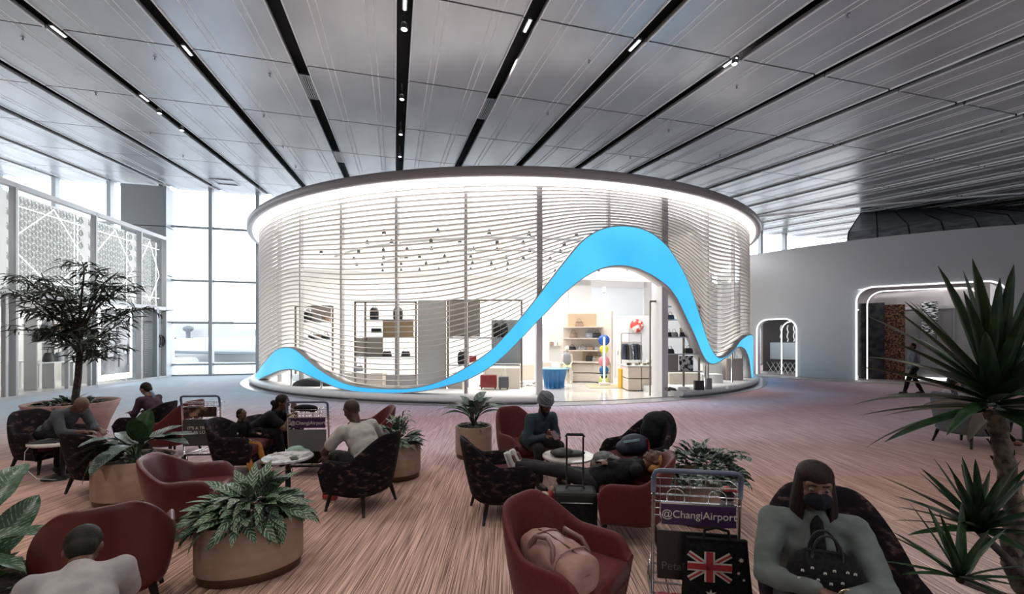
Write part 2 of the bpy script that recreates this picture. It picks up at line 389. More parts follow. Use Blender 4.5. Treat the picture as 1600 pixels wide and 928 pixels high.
# sprinklers
b = MB(); b.cyl((0, 0, .02), (0, 0, -.06), .012, n=6); b.cyl((0, 0, -.06), (0, 0, -.07), .03, n=8); b.cyl((0, 0, .0), (0, 0, -.01), .04, n=8)
spk = None
for px, py in ((36, 58), (242, 89), (422, 116), (150, 145), (235, 206), (412, 180), (442, 228), (55, 262), (462, 260), (286, 243), (856, 176), (920, 95), (1151, 134), (1324, 21), (1045, 203), (985, 245), (1125, 242), (1475, 189), (1405, 252), (1564, 204), (1248, 276), (1162, 302), (1590, 275), (1367, 290)):
    p = ceil_pt(px, py)
    if spk is None: spk = b.build('sprinkler', M_steel); o = spk; tag(o, 'tiny metal sprinkler head hanging under the ceiling panels', 'sprinkler', 'ceiling sprinklers')
    else: o = spk.copy(); COL.objects.link(o)
    o.location = p

# ---------------------------------------------------------------- window wall
M_mull = mat('mullion_grey', (.42, .44, .46), .45, .3)
win = thing('window_1', None, None); struct(win)
for i in range(-6, 18):
    t = WALL_T0+i*2.12
    if -.6 < 0 and i == -99: continue
    b = MB(); b.box(hall(t, WALL_L, 5), (.16, .3, 10), A15); b.build('mullion', M_mull, win)
    for (z0, z1) in ((.0, .57), (.57, 2.66), (2.66, 4.76), (4.76, 7.43), (7.43, 9.6)):
        b = MB(); b.box(hall(t+1.06, WALL_L+.05, (z0+z1)/2), (2.0, .02, z1-z0-.06), A15); b.build('pane', M_winglass, win)
for z in (.03, .57, 2.66, 4.76, 7.43):
    b = MB(); b.box(hall(WALL_T0+11, WALL_L, z), (52, .14, .1), A15); b.build('transom', M_mull, win)
# wall behind left storefront (beyond windows) and side envelopes
b = MB(); b.box(hall(WALL_T0-13, WALL_L-.3, 1.6), (20, .3, 3.2), A15); struct(b.build('wall_back', M_offwhite))
# outside apron
M_apron = mat('apron_concrete', (.32, .325, .335), .8)
b = MB(); b.box((0, 160, -4.1), (600, 260, .2)); struct(b.build('ground_outside', M_apron))
b = MB(); b.box((-110, 200, 1), (160, 12, 9)); b.box((-150, 205, 4), (30, 12, 12)); tag(b.build('terminal_building', mat('hazy_building', (.33, .34, .35), .8)), 'long low pale building far beyond the windows', 'building')
tw = thing('control_tower', 'thin pale control tower far beyond the left windows', 'tower', at(294, 190, z=-4)); b = MB(); b.cyl((0, 0, 0), (0, 0, 9), .8); b.build('shaft', mat('hazy_grey', (.14, .15, .17)), tw); b = MB(); b.lathe([(1, 8.6), (2, 9.5), (2, 10.6), (.6, 11.2)]); b.build('cab', mat('hazy_dark', (.1, .12, .13)), tw)
# parked airliner
M_plane = mat('aircraft_white', (.37, .38, .39), .3); M_planeb = mat('aircraft_grey', (.12, .14, .16), .4)
pl = thing('airliner', 'white airliner with a swept grey wing parked outside the left windows', 'airplane', (-43, 62, -4))
b = MB(); b.tube([(-16, 6, 4.2), (-12, 6, 4), (0, 6, 4), (14, 6, 4), (20, 6, 3.6), (22.5, 6, 3.3)], [.4, 1.7, 2.1, 2.1, 1.3, .3], 16); b.build('fuselage', M_plane, pl)
def wing(pts, th, name, m):
    b = MB(); b.grid([[Vector(p)+Vector((0, 0, th)) for p in pts[0]], [Vector(p)+Vector((0, 0, th)) for p in pts[1]], [Vector(p)-Vector((0, 0, th)) for p in pts[1]], [Vector(p)-Vector((0, 0, th)) for p in pts[0]]], closeu=True, sm=False); return b.build(name, m, pl)
wing([[(-2, 5, 3.5), (-7, -2, 4), (-14, -16, 6.4)], [(6, 5, 3.5), (-2, -3, 4), (-13, -16, 6.6)]], .15, 'wing', M_planeb)
wing([[(-14, 6, 5), (-17, 6, 9), (-19, 6, 11)], [(-9, 6, 5.4), (-14, 6, 9), (-16.6, 6, 11)]], .1, 'tail_fin', M_planeb)
b = MB(); b.tube([(-4, -3, 2.6), (-3, -3, 2.5), (0, -3, 2.5)], [.7, .95, .8], 12); b.build('engine', M_plane, pl)
b = MB()
for x in (-2, 16): b.cyl((x, 6, 2.5), (x, 6, .4), .2); b.ell((x, 6, .45), (.5, .3, .45))
o = b.build('landing_gear', M_planeb, pl); o['kind'] = 'stuff'
tr = thing('baggage_tractor', 'small grey service vehicle on the apron left of the airliner', 'vehicle', (-46, 62, -4)); b = MB(); b.box((0, 0, .9), (3.2, 1.6, 1)); b.box((.8, 0, 1.7), (1.2, 1.5, .9)); b.build('body', M_planeb, tr)
b = MB(); [b.cyl((x, y-.1, .4), (x, y+.1, .4), .4) for x in (-1, 1) for y in (-.8, .8)]; o = b.build('wheels', M_black, tr); o['kind'] = 'stuff'
# the rest of the hall behind the camera, closed like the hall itself
M_far = mat('hall_far_wall', (.3, .29, .29), .7)
b = MB(); b.bx(-30, 46, -12.3, -12, 0, 8); struct(b.build('wall_behind', M_far))
b = MB(); b.bx(32, 32.3, -12, 30, 0, 11); struct(b.build('wall_far_right', M_far))
b = MB(); b.bx(-19.6, -19.3, -12, 11.5, 0, 11); struct(b.build('wall_far_left', M_far))
# ---------------------------------------------------------------- grey pillar
M_pil = mat('grey_panel', (.24, .26, .27), .45); M_pil2 = mat('pale_panel', (.6, .63, .66), .4)
pc = Vector((-16.7, 20.95, 0)); tt, ll = pc.dot(TV), pc.dot(LV)
pil = thing('pillar', 'square grey clad pillar between the storefront and tall windows', 'pillar')
for z0, z1 in ((0, 2.66), (2.7, 4.9), (4.94, 7.25), (7.29, 9.2)):
    b = MB(); b.box(hall(tt-.9, ll+.45, (z0+z1)/2), (1.8, .88, z1-z0), A15); b.build('front_panel', M_pil, pil)
    b = MB(); b.box(hall(tt+.015, ll+.45, (z0+z1)/2), (.03, .84, z1-z0), A15); b.build('side_panel', M_pil2, pil)
cm = thing('security_camera', 'small white security camera fixed high on the grey pillar', 'camera', hall(tt-.75, ll-.02, 6.93), A15); b = MB(); b.box((0, -.02, 0), (.2, .06, .12)); b.build('housing', M_white, cm, bevel=.01); b = MB(); b.ell((.02, -.06, 0), .035); b.build('lens', M_black, cm)

# ---------------------------------------------------------------- left storefront
M_frame = mat('pale_metal_frame', (.52, .52, .53), .4, .3); M_lat = mat('cream_lattice', (.62, .62, .61), .5)
st0, st1 = Vector((-15.45, 13.1, 0)), pc.copy()
SD = (st1-st0).normalized(); SN = Vector((SD.y, -SD.x, 0)); SL = (st1-st0).length   # SN points into the hall
SA = atan2(SD.y, SD.x)
def sf(s, off=0, z=0): return st0+SD*s+SN*off+Vector((0, 0, z))
def s_off(px, off):
    u = (px-800)/FPX; P = st0+SN*off; return (u*P.y-P.x)/(SD.x-u*SD.y)
def s_at(px):
    u = (px-800)/FPX; return (u*st0.y-st0.x)/(SD.x-u*SD.y)
store = thing('storefront', 'white two level shop front with backlit lattice screens above glass', 'shop front')
SB = [s_at(-160), s_at(-60), s_at(21), s_at(147), s_at(218), s_at(257)]
SB[0] = SB[2]-2*(SB[3]-SB[2]); SB[1] = SB[2]-(SB[3]-SB[2])
S0 = SB[0]
for z, h in ((6.66, .16), (3.3, .16), (.05, .1)):
    b = MB(); b.box(sf((S0+SL)/2, 0, z), (SL-S0, .2, h), SA); b.build('rail', M_frame, store)
for s in SB:
    b = MB(); b.box(sf(s, 0, 3.35), (.08, .2, 6.7), SA); b.build('mullion', M_frame, store)
M_latback = mat('lit_screen_backing', (.8, .8, .8), .7, emit=.35)
M_ledline = mat('led_line', (1, 1, 1), emit=1.3)
for k in range(5):
    a, c = SB[k]+.08, SB[k+1]-.08
    b = MB(); b.box(sf((a+c)/2, -.55, 5), (c-a, .04, 3.2), SA); b.build('backing_panel', M_latback, store)
    b = MB(); b.box(sf((a+c)/2, .03, 5), (c-a, .015, 3.2), SA); b.build('pane', M_glass, store)
    b = MB(); cs = .27; r0 = .1
    nx, nz = int((c-a)/cs), int(3.15/(cs*.866))
    for ix in range(nx+1):
        for iz in range(nz+1):
            s = a+.1+ix*cs+(cs/2 if iz % 2 else 0); z = 3.5+iz*cs*.866
            if s > c-.1 or z > 6.5: continue
            for ring, rr, w in ((0, .105, .014), (1, .055, .01)):
                P = []
                for q in range(7):
                    th = pi/6+q*pi/3; P.append((cos(th), sin(th)))
                for q in range(6):
                    (x0, z0), (x1, z1) = P[q], P[q+1]
                    i = [b.v(sf(s+x*e, -.25, z+y*e)) for (x, y, e) in ((x0, z0, rr-w), (x1, z1, rr-w), (x1, z1, rr+w), (x0, z0, rr+w))]
                    b.f(i)
            for q in range(3):
                th = q*pi/3; dx, dz = cos(th), sin(th); nx_, nz_ = -dz*.009, dx*.009
                for sg in (1,):
                    i = [b.v(sf(s+dx*e+nx_*g, -.25, z+dz*e+nz_*g)) for e, g in ((.11, -1), (.165, -1), (.165, 1), (.11, 1))]; b.f(i)
    o = b.build('lattice_screen', M_lat, store, ); o['kind'] = 'stuff'; m = o.modifiers.new('solid', 'SOLIDIFY'); m.thickness = .02
    # diagonal led lines: vertical, horizontal and an angular star
    w = c-a
    def led(p, q): 
        b = MB(); b.tube([sf(a+p[0]*w, -.12, 3.4+p[1]*3.2), sf(a+q[0]*w, -.12, 3.4+q[1]*3.2)], .014, 6); b.build('led_line', M_ledline, store)
    for p, q in (((.07, .0), (.07, .95)), ((.78, .0), (.78, .93)), ((.0, .84), (.93, .84)), ((.0, .12), (.93, .12)), ((.02, .52), (.5, .92)), ((.5, .92), (.93, .46)), ((.93, .46), (.5, .06)), ((.5, .06), (.02, .4))): led(p, q)
# lower level
gd = thing('shop_interior', 'pale shop room with shelves behind the left storefront glass', 'room')
b = MB(); b.box(sf((S0+SL)/2, -3.6, 1.65), (SL-S0, .1, 3.3), SA); b.build('back_wall', M_offwhite, gd)
b = MB(); b.box(sf((S0+SL)/2, -1.9, .02), (SL-S0, 3.6, .04), SA); b.build('shop_floor', mat('pale_tile', (.62, .6, .58), .3), gd)
b = MB(); b.box(sf((S0+SL)/2, -1.9, 3.36), (SL-S0, 3.6, .1), SA); b.build('soffit', M_white, gd)
for px in (7, 105, 140, 195):
    s = s_at(px); b = MB(); b.box(sf(s, 0, 1.65), (.07, .12, 3.3), SA); b.build('mullion', M_frame, store)
for k in range(len(SB)-1):
    b = MB(); b.box(sf((SB[k]+SB[k+1])/2, .02, 1.65), (SB[k+1]-SB[k]-.1, .015, 3.1), SA); b.build('pane', M_glass, store)
# lightbox poster
a, c = s_at(149), s_at(203)
lbx = thing('lightbox_poster', 'tall white framed lightbox showing a grey photograph of a seated figure', 'poster')
b = MB(); b.box(sf((a+c)/2, .02, 1.72), (c-a, .12, 3.0), SA); b.build('lit_frame', mat('lightbox_frame', (1, 1, 1), emit=1.6), lbx)
pmx = nmat('grey_photo_print', (.22, .22, .22), (.62, .62, .62), 1.6, .5, stretch=(1, 1, .8), lo=.35, hi=.65, detail=7)
b = MB(); b.box(sf((a+c)/2, .085, 1.75), (c-a-.3, .02, 2.6), SA); b.build('print', pmx, lbx)
def sil(pts, sh, nm='figure_print'):
    b = MB(); b.prism(pts, .1, .108, lambda x, y, z: sf(a+x*(c-a), z, .45+y*2.6)); b.build(nm, mat('print_tone', (sh, sh, sh), .5), lbx)
sil([(.25, .25), (.42, .25), (.5, .78), (.46, .95), (.36, .92), (.3, .6)], .75); sil([(.5, .3), (.8, .3), (.86, .68), (.74, .92), (.62, .9), (.55, .6)], .8)
sil([(.4, .2), (.46, .2), (.5, .45), (.62, .48), (.62, .52), (.45, .5)], .12, 'chair_print'); sil([(.56, .1), (.59, .1), (.62, .42), (.84, .42), (.85, .12), (.88, .12), (.88, .46), (.58, .46)], .12, 'chair_print')
# last two glass bays: blinds and a panel with a round emblem
a, c = s_at(206), s_at(243)
b = MB()
for i in range(34): b.box(sf((a+c)/2, -.3, .3+i*.085), (c-a-.2, .1, .012), SA)
o = tag(b.build('window_blind', mat('blind_slats', (.55, .57, .6), .5)), 'fine horizontal blind behind the right glass of the storefront', 'blind')
b = MB(); b.box(sf((a+c)/2, -.5, 1.65), (c-a, .05, 3.2), SA); b.build('screen_wall', M_pil2, store)
b = MB(); b.box(sf(s_at(243), 0, 1.65), (.1, .2, 3.3), SA); b.build('mullion', M_mull, store)
a, c = s_at(244), s_at(256); b = MB(); b.box(sf((a+c)/2, -.15, 1.65), (c-a, .05, 3.2), SA); b.build('emblem_panel', mat('frosted_panel', (.6, .61, .63), .5), store)
b = MB(); b.tube([sf((a+c)/2+.24*cos(q*pi/10), .05, 1.75+.28*sin(q*pi/10)) for q in range(20)], .03, 6, closed=True)
for w in (-.07, .07): b.tube([sf((a+c)/2+w, .05, 1.55), sf((a+c)/2+w, .05, 1.95)], .022, 6)
b.build('round_emblem', M_black, store)
# shelf with handbags in the left shop
def handbag(loc, rz, w, h, label, body, group=None, handle=True):
    r = thing('handbag', label, 'handbag', loc, rz, group)
    b = MB(); d = w*.42
    b.grid([[(x*w/2*k, y*d/2*k2, z*h*.62) for (x, y) in ((-1, -1), (0, -1.08), (1, -1), (1.05, 0), (1, 1), (0, 1.08), (-1, 1), (-1.05, 0))] for (z, k, k2) in ((0, .92, .95), (.1, 1, 1), (.6, .95, .8), (1, .8, .4))], closev=True, capu=True)
    b.build('body', body, r)
    if handle:
        b = MB(); b.tube([(w*.25*cos(q*pi/8), 0, h*.6+h*.38*sin(q*pi/8)) for q in range(9)], w*.03, 5); b.build('handle', body, r)
    return r
M_bag1 = mat('bag_black', (.02, .02, .022), .4); M_bag2 = mat('bag_grey', (.28, .28, .3), .5); M_bag3 = mat('bag_tan', (.3, .2, .14), .5); M_bag4 = nmat('bag_print', (.1, .09, .09), (.5, .47, .45), 30, .5)
shf = thing('handbag_shelving', 'white display shelf frame with handbags in the left shop', 'shelf', sf(0, 0)); sh_s0, sh_s1 = s_at(66), s_at(104)
shf.location = (0, 0, 0)
for z in (1.0, 1.75, 2.15):
    b = MB(); b.box(sf((s_off(48, -1.2)+s_off(135, -1.2))/2, -1.2, z), (s_off(135, -1.2)-s_off(48, -1.2), .45, .04), SA); b.build('shelf_board', M_white, shf)
for px in (48, 76, 106, 135):
    b = MB(); b.box(sf(s_off(px, -1.2), -1.2, 1.3), (.04, .4, 2.6), SA); b.build('upright', M_frame, shf)
for k, (px, z, m, lb_) in enumerate(((74, 2.17, M_bag2, 'grey'), (86, 2.17, M_bag3, 'brown'), (98, 2.17, M_bag1, 'black'), (62, 1.77, M_bag1, 'black'), (76, 1.77, M_bag4, 'patterned'), (78, 1.02, M_bag1, 'black'), (95, 1.02, M_bag2, 'grey'))):
    handbag(sf(s_off(px, -1.05), -1.05, z), SA, .42, .42 if z > 1.2 else .55, lb_+' handbag on the '+('top' if z > 2 else 'middle' if z > 1.2 else 'bottom')+' shelf of the left shop'+(', nearer the glass edge' if k % 2 else ''), m, 'handbags in the left shop')
tb = thing('display_table', 'white open frame display table at the left edge of the left shop', 'table'); s0 = s_off(22, -2)
b = MB(); b.box(sf(s0, -2.0, 1.05), (1.3, .7, .05), SA); b.build('tabletop', M_white, tb)
for x in (-.6, .6):
    for y in (-.3, .3): b = MB(); b.box(sf(s0+x, -2+y, .52), (.05, .05, 1.04), SA); b.build('leg', M_white, tb)
for z in (1.6, 2.2):
    b = MB(); b.box(sf(s0, -3.4, z), (2.6, .3, .04), SA); tag(b.build('wall_ledge', M_white), 'thin white wall shelf in the left shop, %s one' % ('lower' if z < 2 else 'upper'), 'shelf')
# ---------------------------------------------------------------- right curved wall with two rounded openings
M_rwall = mat('grey_white_wall', (.52, .52, .54), .6)
RW = [Vector((11.6, 24.6, 0)), Vector((12.9, 22.9, 0)), Vector((14.1, 21.2, 0)), Vector((15.5, 19.65, 0)), Vector((17.3, 18.25, 0)), Vector((19.4, 17.1, 0)), Vector((22, 16.3, 0)), Vector((26, 15.8, 0)), Vector((32, 15.6, 0))]
def cr(P, q):
    i = max(0, min(int(q), len(P)-2)); t = q-i; p0, p1, p2, p3 = P[max(i-1, 0)], P[i], P[i+1], P[min(i+2, len(P)-1)]
    return .5*((2*p1)+(p2-p0)*t+(2*p0-5*p1+4*p2-p3)*t*t+(3*p1-p0-3*p2+p3)*t**3)
RWP = [cr(RW, k/40*(len(RW)-1)/1) for k in range(41)]
RWP = [cr(RW, (len(RW)-1)*k/400) for k in range(401)]
RWS = [0]
for a_, c_ in zip(RWP, RWP[1:]): RWS.append(RWS[-1]+(c_-a_).length)
def rw(s, off=0, z=0):
    s = max(0, min(s, RWS[-1]-.001)); import bisect
    i = bisect.bisect_right(RWS, s)-1; i = min(i, len(RWP)-2); t = (s-RWS[i])/(RWS[i+1]-RWS[i]); p = RWP[i].lerp(RWP[i+1], t)
    d = (RWP[min(i+3, 400)]-RWP[max(i-3, 0)]).normalized(); n = Vector((d.y, -d.x, 0))
    if n.y > 0: n = -n
    return p+n*off+Vector((0, 0, z))
def rw_at(px):
    best = min(range(401), key=lambda i: abs(800+FPX*RWP[i].x/RWP[i].y-px)); return RWS[best]
OP = [(rw_at(1183), rw_at(1244), 2.85, .55), (rw_at(1338), rw_at(1575), 4.15, .6)]
def ophead(s):
    for a, c, h, r in OP:
        if a < s < c:
            d = min(s-a, c-s)
            return h if d > r else h-r+sqrt(max(0, r*r-(r-d)**2))
    return 0
ss = [RWS[-1]*k/160 for k in range(161)]
for a, c, h, r in OP:
    ss += [a+1e-4, a-1e-4, c+1e-4, c-1e-4]+[a+r*(1-cos(q*pi/16)) for q in range(1, 9)]+[c-r*(1-cos(q*pi/16)) for q in range(1, 9)]
ss = sorted(ss); b = MB()
for s0, s1 in zip(ss, ss[1:]):
    if s1-s0 < 1e-6: continue
    h0, h1 = ophead(s0), ophead(s1); H = 6.32
    for off in (0, -.35):
        i = [b.v(rw(s0, off, h0)), b.v(rw(s1, off, h1)), b.v(rw(s1, off, H)), b.v(rw(s0, off, H))]; b.f(i, False)
    for z0, z1 in ((H, H), (h0, h1)):
        if z0 > 0 or z1 > 0:
            i = [b.v(rw(s0, 0, z0)), b.v(rw(s1, 0, z1)), b.v(rw(s1, -.35, z1)), b.v(rw(s0, -.35, z0))]; b.f(i, False)
struct(b.build('wall_right', M_rwall))
# stone strip along its foot
b = MB(); b.grid([[rw(RWS[-1]*k/80, .02, .012), rw(RWS[-1]*k/80, 1.1+.5*sin(k*.12), .012)] for k in range(81)], sm=False); struct(b.build('floor_border', stone))
M_arch = mat('arch_led', (1, 1, 1), .5, emit=1.0)
for n_, (a, c, h, r) in enumerate(OP):
    dr = thing('door_%d' % (n_+1), None, None); struct(dr)
    def arch(a, c, h, r, off, rad, nm, m):
        P = [(a, 0), (a, h-r)]+[(a+r-r*cos(q*pi/16), h-r+r*sin(q*pi/16)) for q in range(1, 9)]+[(lerp(a+r, c-r, q/8), h) for q in range(1, 8)]+[(c-r+r*sin(q*pi/16), h-r+r*cos(q*pi/16)) for q in range(0, 9)]+[(c, 0)]
        b = MB(); b.tube([rw(s, off, z) for s, z in P], rad, 8); b.build(nm, m, dr)
    arch(a, c, h, r, .03, .032, 'lit_arch_frame', M_arch)
    if n_ == 0: arch(lerp(a, c, .42), c-.02, h-.1, .5, -.9, .028, 'inner_lit_arch', M_arch)
    else:
        arch(a+.35, c-.5, h-.15, .6, -.7, .024, 'inner_lit_arch', M_arch)
M_mir = nmat('dark_mirror', (.02, .02, .025), (.05, .05, .05), 4, .12, .3); M_copper = nmat('copper_relief', (.05, .025, .02), (.3, .15, .09), 14, .3, .8, bump=1, lo=.45, hi=.6)
M_curt = mat('pale_curtain', (.27, .26, .26), .6)
# small opening: shop with stools and mirrored backdrop
a, c, h, r = OP[0]
rm = thing('small_shop', 'small boutique behind the narrow rounded opening with folding stools', 'room')
b = MB(); b.grid([[rw(s, -2.6, 0), rw(s, -2.6, 3.2)] for s in (a-.8, lerp(a, c, .6))], sm=False); b.build('back_wall', mat('dark_backdrop', (.06, .055, .055), .35), rm)
b = MB(); b.grid([[rw(s, -2.6, 0), rw(s, -2.6, 3.2)] for s in (lerp(a, c, .6), c+.8)], sm=False); b.build('glass_back_wall', mat('aqua_wall', (.5, .66, .7), .3, emit=.25), rm)
b = MB(); b.grid([[rw(s, -.36, .02), rw(s, -2.6, .02)] for s in (a-.6, c+.6)], sm=False); b.build('shop_floor', stone, rm)
b = MB(); b.grid([[rw(s, -.36, 3.2), rw(s, -2.6, 3.2)] for s in (a-.6, c+.6)], sm=False); b.build('soffit', mat('copper_soffit', (.35, .25, .22), .3, .5), rm)
for k in range(4):
    s = lerp(a, c, .12+.16*k); b = MB(); b.tube([rw(s+.03*sin(q*2), -2.2, 1.7+q*.13) for q in range(8)], .03, 6); tag(b.build('hanging_ribbon', M_white), 'white wavy hanging ribbon in the small boutique, %s from the left' % ('first', 'second', 'third', 'fourth')[k], 'decoration', 'white wavy ribbons in the boutique')
b = MB(); b.box(rw(lerp(a, c, .3), -1.9, 1.2), (1.4, .4, .9), radians(-50)); tag(b.build('display_case', mat('case_glass', (.45, .52, .55), .2)), 'pale glass display case in the small boutique', 'display case')
b = MB(); b.lathe([(.0, 0), (.38, 0), (.38, .04), (0, .04)], 20, cap=False); o = b.build('round_mirror', M_bag2); o.location = rw(lerp(a, c, .72), -2.4, 1.9); o.rotation_euler = (pi/2, 0, radians(-50)); tag(o, 'round patterned wall disc at the back of the small boutique', 'mirror')
for k in range(7):
    s = lerp(a, c, .1+.125*k); r_ = thing('folding_stool', 'pale folding stool with crossed legs in the small boutique, %s from the left' % ('first', 'second', 'third', 'fourth', 'fifth', 'sixth', 'seventh')[k], 'stool', rw(s, -1.1), radians(-50), 'folding stools in the boutique')
    for sg in (-1, 1):
        b = MB(); b.cyl((-.17*sg, .1*sg, .02), (.17*sg, .1*sg, .62), .018, n=6); b.build('leg', M_lat, r_)
    b = MB(); b.box((0, 0, .64), (.36, .26, .03)); b.build('seat', M_bag1, r_)
# big opening
a, c, h, r = OP[1]
def wpanel(s0, s1, off, z0, z1, name, m, parent, n=6, d=.05):
    b = MB(); rows = []
    for k in range(n+1):
        s = lerp(s0, s1, k/n); rows.append([rw(s, off, z0), rw(s, off, z1), rw(s, off-d, z1), rw(s, off-d, z0)])
    b.grid(rows, closev=True, capu=True, sm=False); return b.build(name, m, parent)
rm = thing('large_shop', 'closed boutique behind the wide rounded opening with curtained glass', 'room')
wpanel(a-.3, c+.6, -2.2, 3.3, 4.4, 'fascia', mat('rose_mirror', (.5, .45, .45), .2, .5), rm)
wpanel(a-.3, c+.6, -3.2, 0, 3.3, 'back_wall', M_curt, rm)
b = MB(); b.grid([[rw(s, -.36, .02), rw(s, -3.2, .02)] for s in [lerp(a-.3, c+.6, q/6) for q in range(7)]], sm=False); b.build('shop_floor', stone, rm)
b = MB(); b.grid([[rw(s, -.36, 4.3), rw(s, -2.2, 4.3)] for s in [lerp(a-.3, c+.6, q/6) for q in range(7)]], sm=False); b.build('soffit', mat('rippled_mirror', (.5, .46, .45), .15, .9), rm)
wpanel(a+.02, a+1.0, -.9, 0, 3.5, 'dark_mirror_panel', M_mir, rm); wpanel(a+1.0, a+1.75, -1.0, 0, 3.4, 'copper_relief_panel', M_copper, rm)
k = 0; s = a+1.8
while s < c+.3:
    wpanel(s, s+.07, -1.8, 0, 3.3, 'door_frame', M_pil, rm, 1, .08); wpanel(s+.07, s+.62, -1.85, .05, 3.3, 'curtain_pane', M_curt, rm, 1, .02); s += .62
wpanel(a+1.8, c+.3, -1.75, 0, .14, 'sill', M_arch, rm); wpanel(a+1.8, c+.3, -1.78, 3.2, 3.32, 'head_rail', M_frame, rm)
b = MB(); o = wpanel(lerp(a, c, .52), lerp(a, c, .64), -1.5, 2.1, 3.5, 'video_screen', nmat('screen_static', (.01, .01, .01), (.9, .9, .9), 6, .4, stretch=(1, 1, 4), lo=.5, hi=.55), None); tag(o, 'black and white patterned screen in the large boutique front', 'screen')
area('boutique_lamp', rw((a+c)/2, -1.2, 4.1), (0, 0, 0), 5, .8, 26)
area('boutique_lamp', rw((OP[0][0]+OP[0][1])/2, -1.2, 3.0), (0, 0, 0), 1.5, .8, 20)

# sloping dark mirrored soffit panels behind the top of the curved wall, right part
M_sof = nmat('dark_mirror_panels', (.2, .215, .225), (.34, .36, .375), 2.2, .3, .5, stretch=(1, 1, 3), bump=.1)
sof = thing('trim_3', None, None); struct(sof)
sA = rw_at(1322); nP = 16
for k in range(nP):
    s0, s1 = lerp(sA, RWS[-1], k/nP), lerp(sA, RWS[-1], (k+1)/nP)
    def tp(s): p = rw(s, -5.2); return Vector((p.x, p.y, ceil_z(p.dot(LV))))
    b = MB(); b.grid([[rw(s0, -.4, 6.3), rw(s0, -.9, 6.9), tp(s0)], [rw(s1, -.4, 6.3), rw(s1, -.9, 6.9), tp(s1)]], sm=False); b.build('panel', M_sof, sof)
    b = MB(); b.tube([rw(s0, -.38, 6.31), rw(s0, -.88, 6.91), tp(s0)], .025, 4); b.build('joint', M_void, sof)
# ---------------------------------------------------------------- pavilion
UP = [(398, 591), (404, 580), (413, 567), (429, 549), (440, 543.5), (453, 543.5), (461.5, 547), (474.5, 558), (494, 575), (515, 589), (537, 599.5), (558.5, 605), (591, 608), (634, 608.5), (655.5, 605.5), (677, 600.5), (698.6, 592), (720, 580), (746, 564), (768, 548), (789, 526), (811, 501), (832, 475.5), (859, 440), (888, 403), (910, 377), (932.5, 361.5), (954.6, 354.5), (976.7, 353.5), (998.8, 356.5), (1021, 366), (1043, 385), (1060.6, 412), (1072, 432), (1083.7, 464), (1095, 500), (1106, 534), (1115, 553), (1123, 560.5), (1133.5, 558.5), (1147, 547.6), (1158, 532), (1167.4, 525), (1174, 523.5), (1178, 526)]
LO = [(403, 593), (420, 585), (437.4, 578), (453, 576), (468, 579), (483, 586.5), (504.7, 596), (526, 605), (548, 610), (569, 612.4), (601.6, 613.5), (634, 613), (655.5, 611), (677, 607.7), (698.6, 601.6), (724.6, 595), (746, 585), (768, 571.5), (789, 554), (811, 531.6), (832, 509), (859.5, 481), (879.5, 458.6), (910, 434), (932.5, 421), (954.6, 414.5), (976.7, 414), (998.8, 419), (1021, 430), (1045, 447), (1059, 466), (1074.7, 500), (1088, 527), (1097, 552), (1104, 563.5), (1111, 568.5), (1117.6, 568), (1126.7, 563.5), (1138, 553), (1149, 543), (1158, 541), (1165, 545), (1171, 560), (1174, 585)]
RB = 12.42
def cyl_hit(px, py, R=RB):
    u = (px-800)/FPX; v = (HOR-py)/FPX
    A = u*u+1; B = -2*(u*DC.x+DC.y); C_ = DC.x**2+DC.y**2-R*R; D = B*B-4*A*C_
    D = max(D, 0); t = (-B-sqrt(D))/(2*A); x, y = u*t, t
    return atan2(x-DC.x, -(y-DC.y)), CAMH+v*t
UT = sorted(cyl_hit(*p) for p in UP); LT = sorted(cyl_hit(*p) for p in LO)
PHL, PHR = UT[0][0]-.02, UT[-1][0]
UT += [(PHR+.05, UT[-1][1]-.05), (PHR+.16, UT[-1][1]-.5), (PHR+.28, .25)]
LT += [(LT[-1][0]+.01, .2)]
def sm_tab(tab, x, w=.012):
    return (interp(tab, x-w)+interp(tab, x)*2+interp(tab, x+w))/4
def Tz(ph):
    if ph < UT[0][0]: return .2
    return max(.2, sm_tab(UT, ph))
def Bz(ph):
    if ph < LT[0][0]: return .2
    if ph > LT[-1][0]: return .2
    return min(max(.2, sm_tab(LT, ph)), Tz(ph)-.02)
def dp(ph, R, z=0): return Vector((DC.x+R*sin(ph), DC.y-R*cos(ph), z))
pav = thing('pavilion', 'round glass shop pavilion wrapped in wavy white fins and a glowing blue ribbon', 'pavilion')
M_rim = mat('rim_warm_grey', (.40, .37, .37), .45, .2); M_fin = mat('fin_grey', (.7, .67, .65), .5)
P0, P1 = radians(-80), radians(108)
def ring(prof, name, m, p0=P0, p1=P1, n=120, sm=True):
    b = MB(); b.grid([[dp(lerp(p0, p1, k/n), r, z) for r, z in prof] for k in range(n+1)], closev=True, capu=True, sm=sm); return b.build(name, m, pav)
ring([(12.1, 6.62), (12.62, 6.5), (12.72, 6.53), (12.74, 6.72), (12.68, 6.78), (12.0, 6.8)], 'rim', M_rim)
ring([(11.7, 6.45), (12.5, 6.47), (12.5, 6.6), (11.7, 6.62)], 'cove_light', mat('cove_led', (1, 1, 1), emit=3.0))
ring([(11.3, 5.55), (11.42, 5.55), (11.42, 6.7), (11.3, 6.7)], 'upper_wall', mat('upper_wall_glow', (.85, .85, .85), .6, emit=.85))  # wall is no lamp: glow added where light behind the fins fell short
ENT0, ENT1 = cyl_hit(842, 600, 12.0)[0], cyl_hit(1030, 600, 12.0)[0]
for q0, q1 in ((P0, ENT0-.01), (ENT1+.03, P1)):
    ring([(10.9, 0), (12.5, 0), (12.5, .05), (12.62, .06), (12.66, .12), (12.62, .2), (12.55, .24), (10.9, .24)], 'plinth', M_white, q0, q1, 90)
